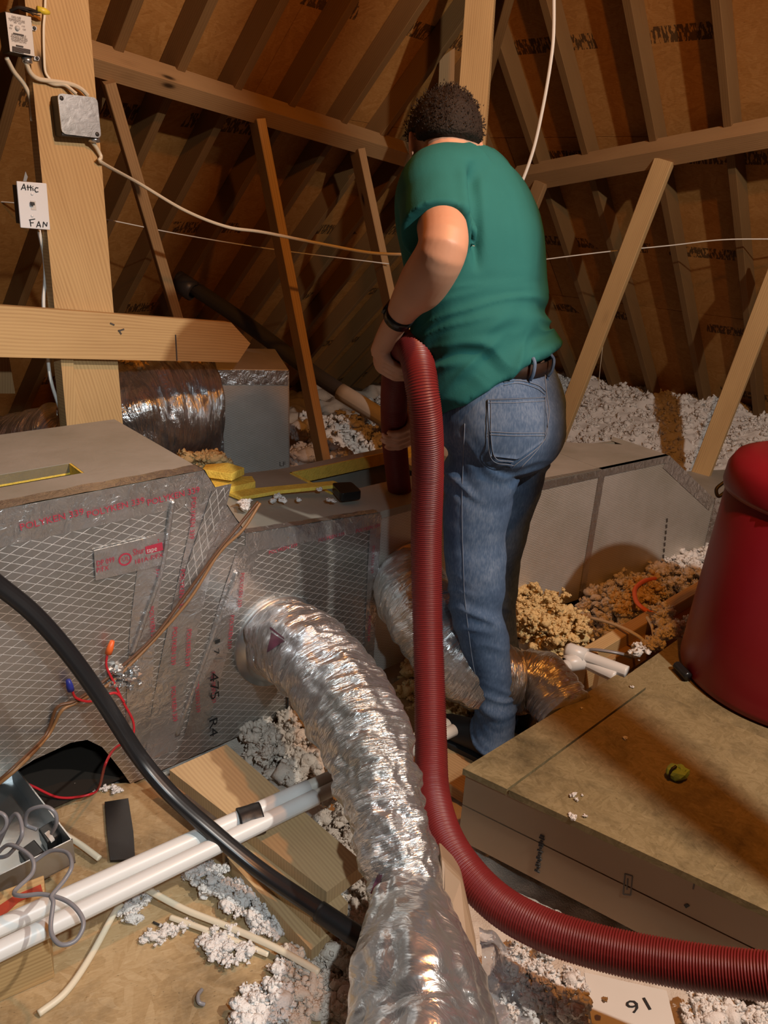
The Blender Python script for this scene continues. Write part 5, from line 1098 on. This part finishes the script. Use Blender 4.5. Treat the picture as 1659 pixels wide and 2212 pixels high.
# --- jeans
pr = [((1072, 778, 1.905), .163, .122, .012, 0), ((1077, 820, 1.905), .172, .132, 0, 0), ((1082, 880, 1.90), .180, .146, 0, 0), ((1085, 935, 1.90), .178, .142, 0, 0), ((1085, 985, 1.90), .14, .11, 0, 0), ((1083, 1010, 1.90), .08, .07, 0, 0)]
pelvis = loft([(PY(*c), a, b, d, e) for c, a, b, d, e in pr], 48, 60)
butt = [ball(PY(1112, 905, 1.84), (.078, .078, .095)), ball(PY(1140, 900, 1.93), (.078, .078, .095))]
V, N, F = weld([pelvis, limb(LP, lr, 70, 32), limb(RP, lr, 70, 32)]+butt, .0058, 4)
zz = V[:, 2]; d_ = .0035*fbm(V*A3(9, 9, 14), 3, 31)
kz, az = PY(1035, 1320, 1.82)[2], .10
for c_, w_, a_, fq in ((kz, .085, .010, 24), (az+.04, .10, .012, 30), (PY(1050, 1000, 1.85)[2], .06, .008, 22)):
    wq = np.stack([V[:, 0]*6, V[:, 1]*6, zz*fq+V[:, 0]*9-V[:, 1]*5+1.6*vnoise(V*7, int(fq))], -1); d_ = d_+gauss(zz-c_, w_)*a_*(1-2*np.abs(vnoise(wq, 50+int(fq))))
V = V+N*d_[:, None]; jeans = obj('jeans', V, F, 'denim', man, smooth=True)
bvh = BVHTree.FromPolygons([Vector(v) for v in V], F)
def stick(x, y, off=.0, tree=bvh):
    r_ = ray(x, y); r_ = r_/np.linalg.norm(r_); h = tree.ray_cast(Vector(CAM), Vector(r_))
    if h[0] is None: return None
    n_ = np.array(h[1][:]); n_ = n_ if n_@r_ < 0 else -n_; return np.array(h[0][:])+n_*off
def seam(name, px, r=.0010, mat='stitch', off=.0012, n=60, tree=bvh, dash=False, par=None):
    Q, _ = even(np.array([(x, y, 0) for x, y in px], float), n); P = [stick(a, b, off, tree) for a, b, _ in Q]; P = np.array([p for p in P if p is not None])
    if len(P) < 4: return
    P[1:-1] = (P[:-2]+P[1:-1]*2+P[2:])/4; V, F, U = sweep_geo(P, r, 6); return obj(name, V, F, mat, par or man, uv=U, smooth=True)
def patch_on(name, quad, mat, off=.0045, nu=16, nv=16, peak=0.0, tree=bvh, par=None):
    a, b, c, d = [np.array(p, float) for p in quad]; V = []; bad = False
    for i in range(nv):
        v = i/(nv-1)
        for j in range(nu):
            u = j/(nu-1); p = (a*(1-u)+b*u)*(1-v)+(d*(1-u)+c*u)*v; p = p+np.array([0, peak*v**2*(1-abs(2*u-1))]); s_ = stick(p[0], p[1], off, tree)
            if s_ is None: bad = True; s_ = V[-1] if V else man.location
            V.append(np.array(s_))
    F = [(i*nu+j, i*nu+j+1, (i+1)*nu+j+1, (i+1)*nu+j) for i in range(nv-1) for j in range(nu-1)]
    k = len(V); per = [j for j in range(nu)]+[i*nu+nu-1 for i in range(1, nv)]+[(nv-1)*nu+j for j in range(nu-2, -1, -1)]+[i*nu for i in range(nv-2, 0, -1)]
    W = V+[V[i]+ray(*[1100, 900])*.006 for i in per]; F += [(per[i], per[(i+1) % len(per)], k+(i+1) % len(per), k+i) for i in range(len(per))]
    return obj(name, W, F, mat, par or man, smooth=True)
pk = patch_on('back_pocket', [(1054, 862), (1176, 858), (1176, 950), (1061, 984)], 'denim', peak=24, off=.003)
for ln in ([(1054, 863), (1115, 862), (1176, 859)], [(1056, 870), (1115, 870), (1175, 867)], [(1054, 863), (1060, 984), (1108, 1004)], [(1060, 865), (1066, 980), (1108, 996)], [(1176, 860), (1176, 945), (1108, 1006)], [(1058, 932), (1115, 935), (1174, 935)], [(1058, 938), (1115, 941), (1174, 941)]): seam('stitching', ln, .0008, off=.0036, par=pk)
seam('side_seam', [(1004, 915), (1001, 990), (998, 1100), (1002, 1250), (1006, 1310), (1020, 1420), (1034, 1490)], .0011, off=.0006)
seam('yoke_seam', [(1088, 826), (1120, 822), (1160, 832), (1178, 846)], .0010); seam('yoke_seam', [(1088, 832), (1120, 828), (1158, 839), (1176, 852)], .0008)
seam('seat_seam', [(1176, 800), (1180, 850), (1185, 900), (1168, 960), (1125, 1010)], .0010)
# belt and its loops
ring = []
wc = PY(1072, 782, 1.905)
for z0, zs in ((-.004, 1.0), (.030, 1.0)):
    for k in range(48):
        a_ = 2*math.pi*k/48; ring.append(wc+MLt*(.166*math.cos(a_))+MF*(.126*math.sin(a_))+ZV*(z0+.012*math.sin(a_)))
F = [(k, (k+1) % 48, 48+(k+1) % 48, 48+k) for k in range(48)]; blt = obj('belt', ring, F, 'belt_brown', man, smooth=True)
sm = blt.modifiers.new('s', 'SOLIDIFY'); sm.thickness = .004; sm.offset = 1
for a_ in (-1.75, -1.3): 
    b0 = wc+MLt*(.172*math.cos(a_))+MF*(.132*math.sin(a_)); o_ = nrm(b0-wc); tube('belt_loop', [b0-ZV*.016, b0+o_*.008-ZV*.0, b0+o_*.009+ZV*.024, b0+ZV*.036], .0042, 'denim', man, n=16, seg=8)
# watch
wd_ = nrm(Lwr-Lel); wp = Lwr-wd_*.012; lathe('wristwatch', wp, wd_, [(-.013, .031), (-.013, .0355), (.013, .0345), (.013, .029)], 'watch_black', man, seg=30)
wf = nrm(np.cross(wd_, A3(.2, 1, .1))); wf = wf if wf[0] < 0 else -wf; lathe('watch_face', wp+wf*.031, wf, [(0, 0), (0, .018), (.008, .018), (.009, .0)], 'watch_black', man, seg=24)
# shoes
for P_ in (LP[-1], RP[-1]):
    c_ = A3(P_[0], P_[1], 0); o_ = [loft([(c_+MF*f+ZV*h, wx, .012, 0, 0) for f, h, wx in ()])] if False else None
    secs = [(-.085, .030, .030, .028), (-.07, .042, .036, .042), (-.02, .055, .042, .054), (.04, .052, .045, .050), (.10, .040, .050, .038), (.16, .030, .047, .028), (.20, .022, .030, .018)]
    ang = np.linspace(0, 2*math.pi, 24, endpoint=False); V = np.array([c_+MF*f+ZV*(h+.002)+np.outer(np.cos(ang)*wx, MLt)+np.outer(np.maximum(np.sin(ang), -.9)*hh, ZV) for f, h, wx, hh in secs]); k = len(secs); F = [(i*24+j, i*24+(j+1) % 24, (i+1)*24+(j+1) % 24, (i+1)*24+j) for i in range(k-1) for j in range(24)]
    V = V.reshape(-1, 3); V[:, 2] = np.maximum(V[:, 2], .004); F += [tuple(range(23, -1, -1)), tuple(range((k-1)*24, k*24))]; sh_ = obj('shoe', V, F, 'shoe_black', man, smooth=True)
    sv = [c_+MF*f+MLt*s*wx*1.05 for s in (1, -1) for f, h, wx, hh in (secs if s == 1 else secs[::-1])]; prism('sole', sv, ZV*.016, 'shoe_black', sh_)
board('footboard', A3(.33, 1.85, -.022)+MF*-.25, A3(.33, 1.85, -.022)+MF*.42, MLt, .34, .04, 'pine_old', label='brown board the man stands on between duct and platform', cat='board')
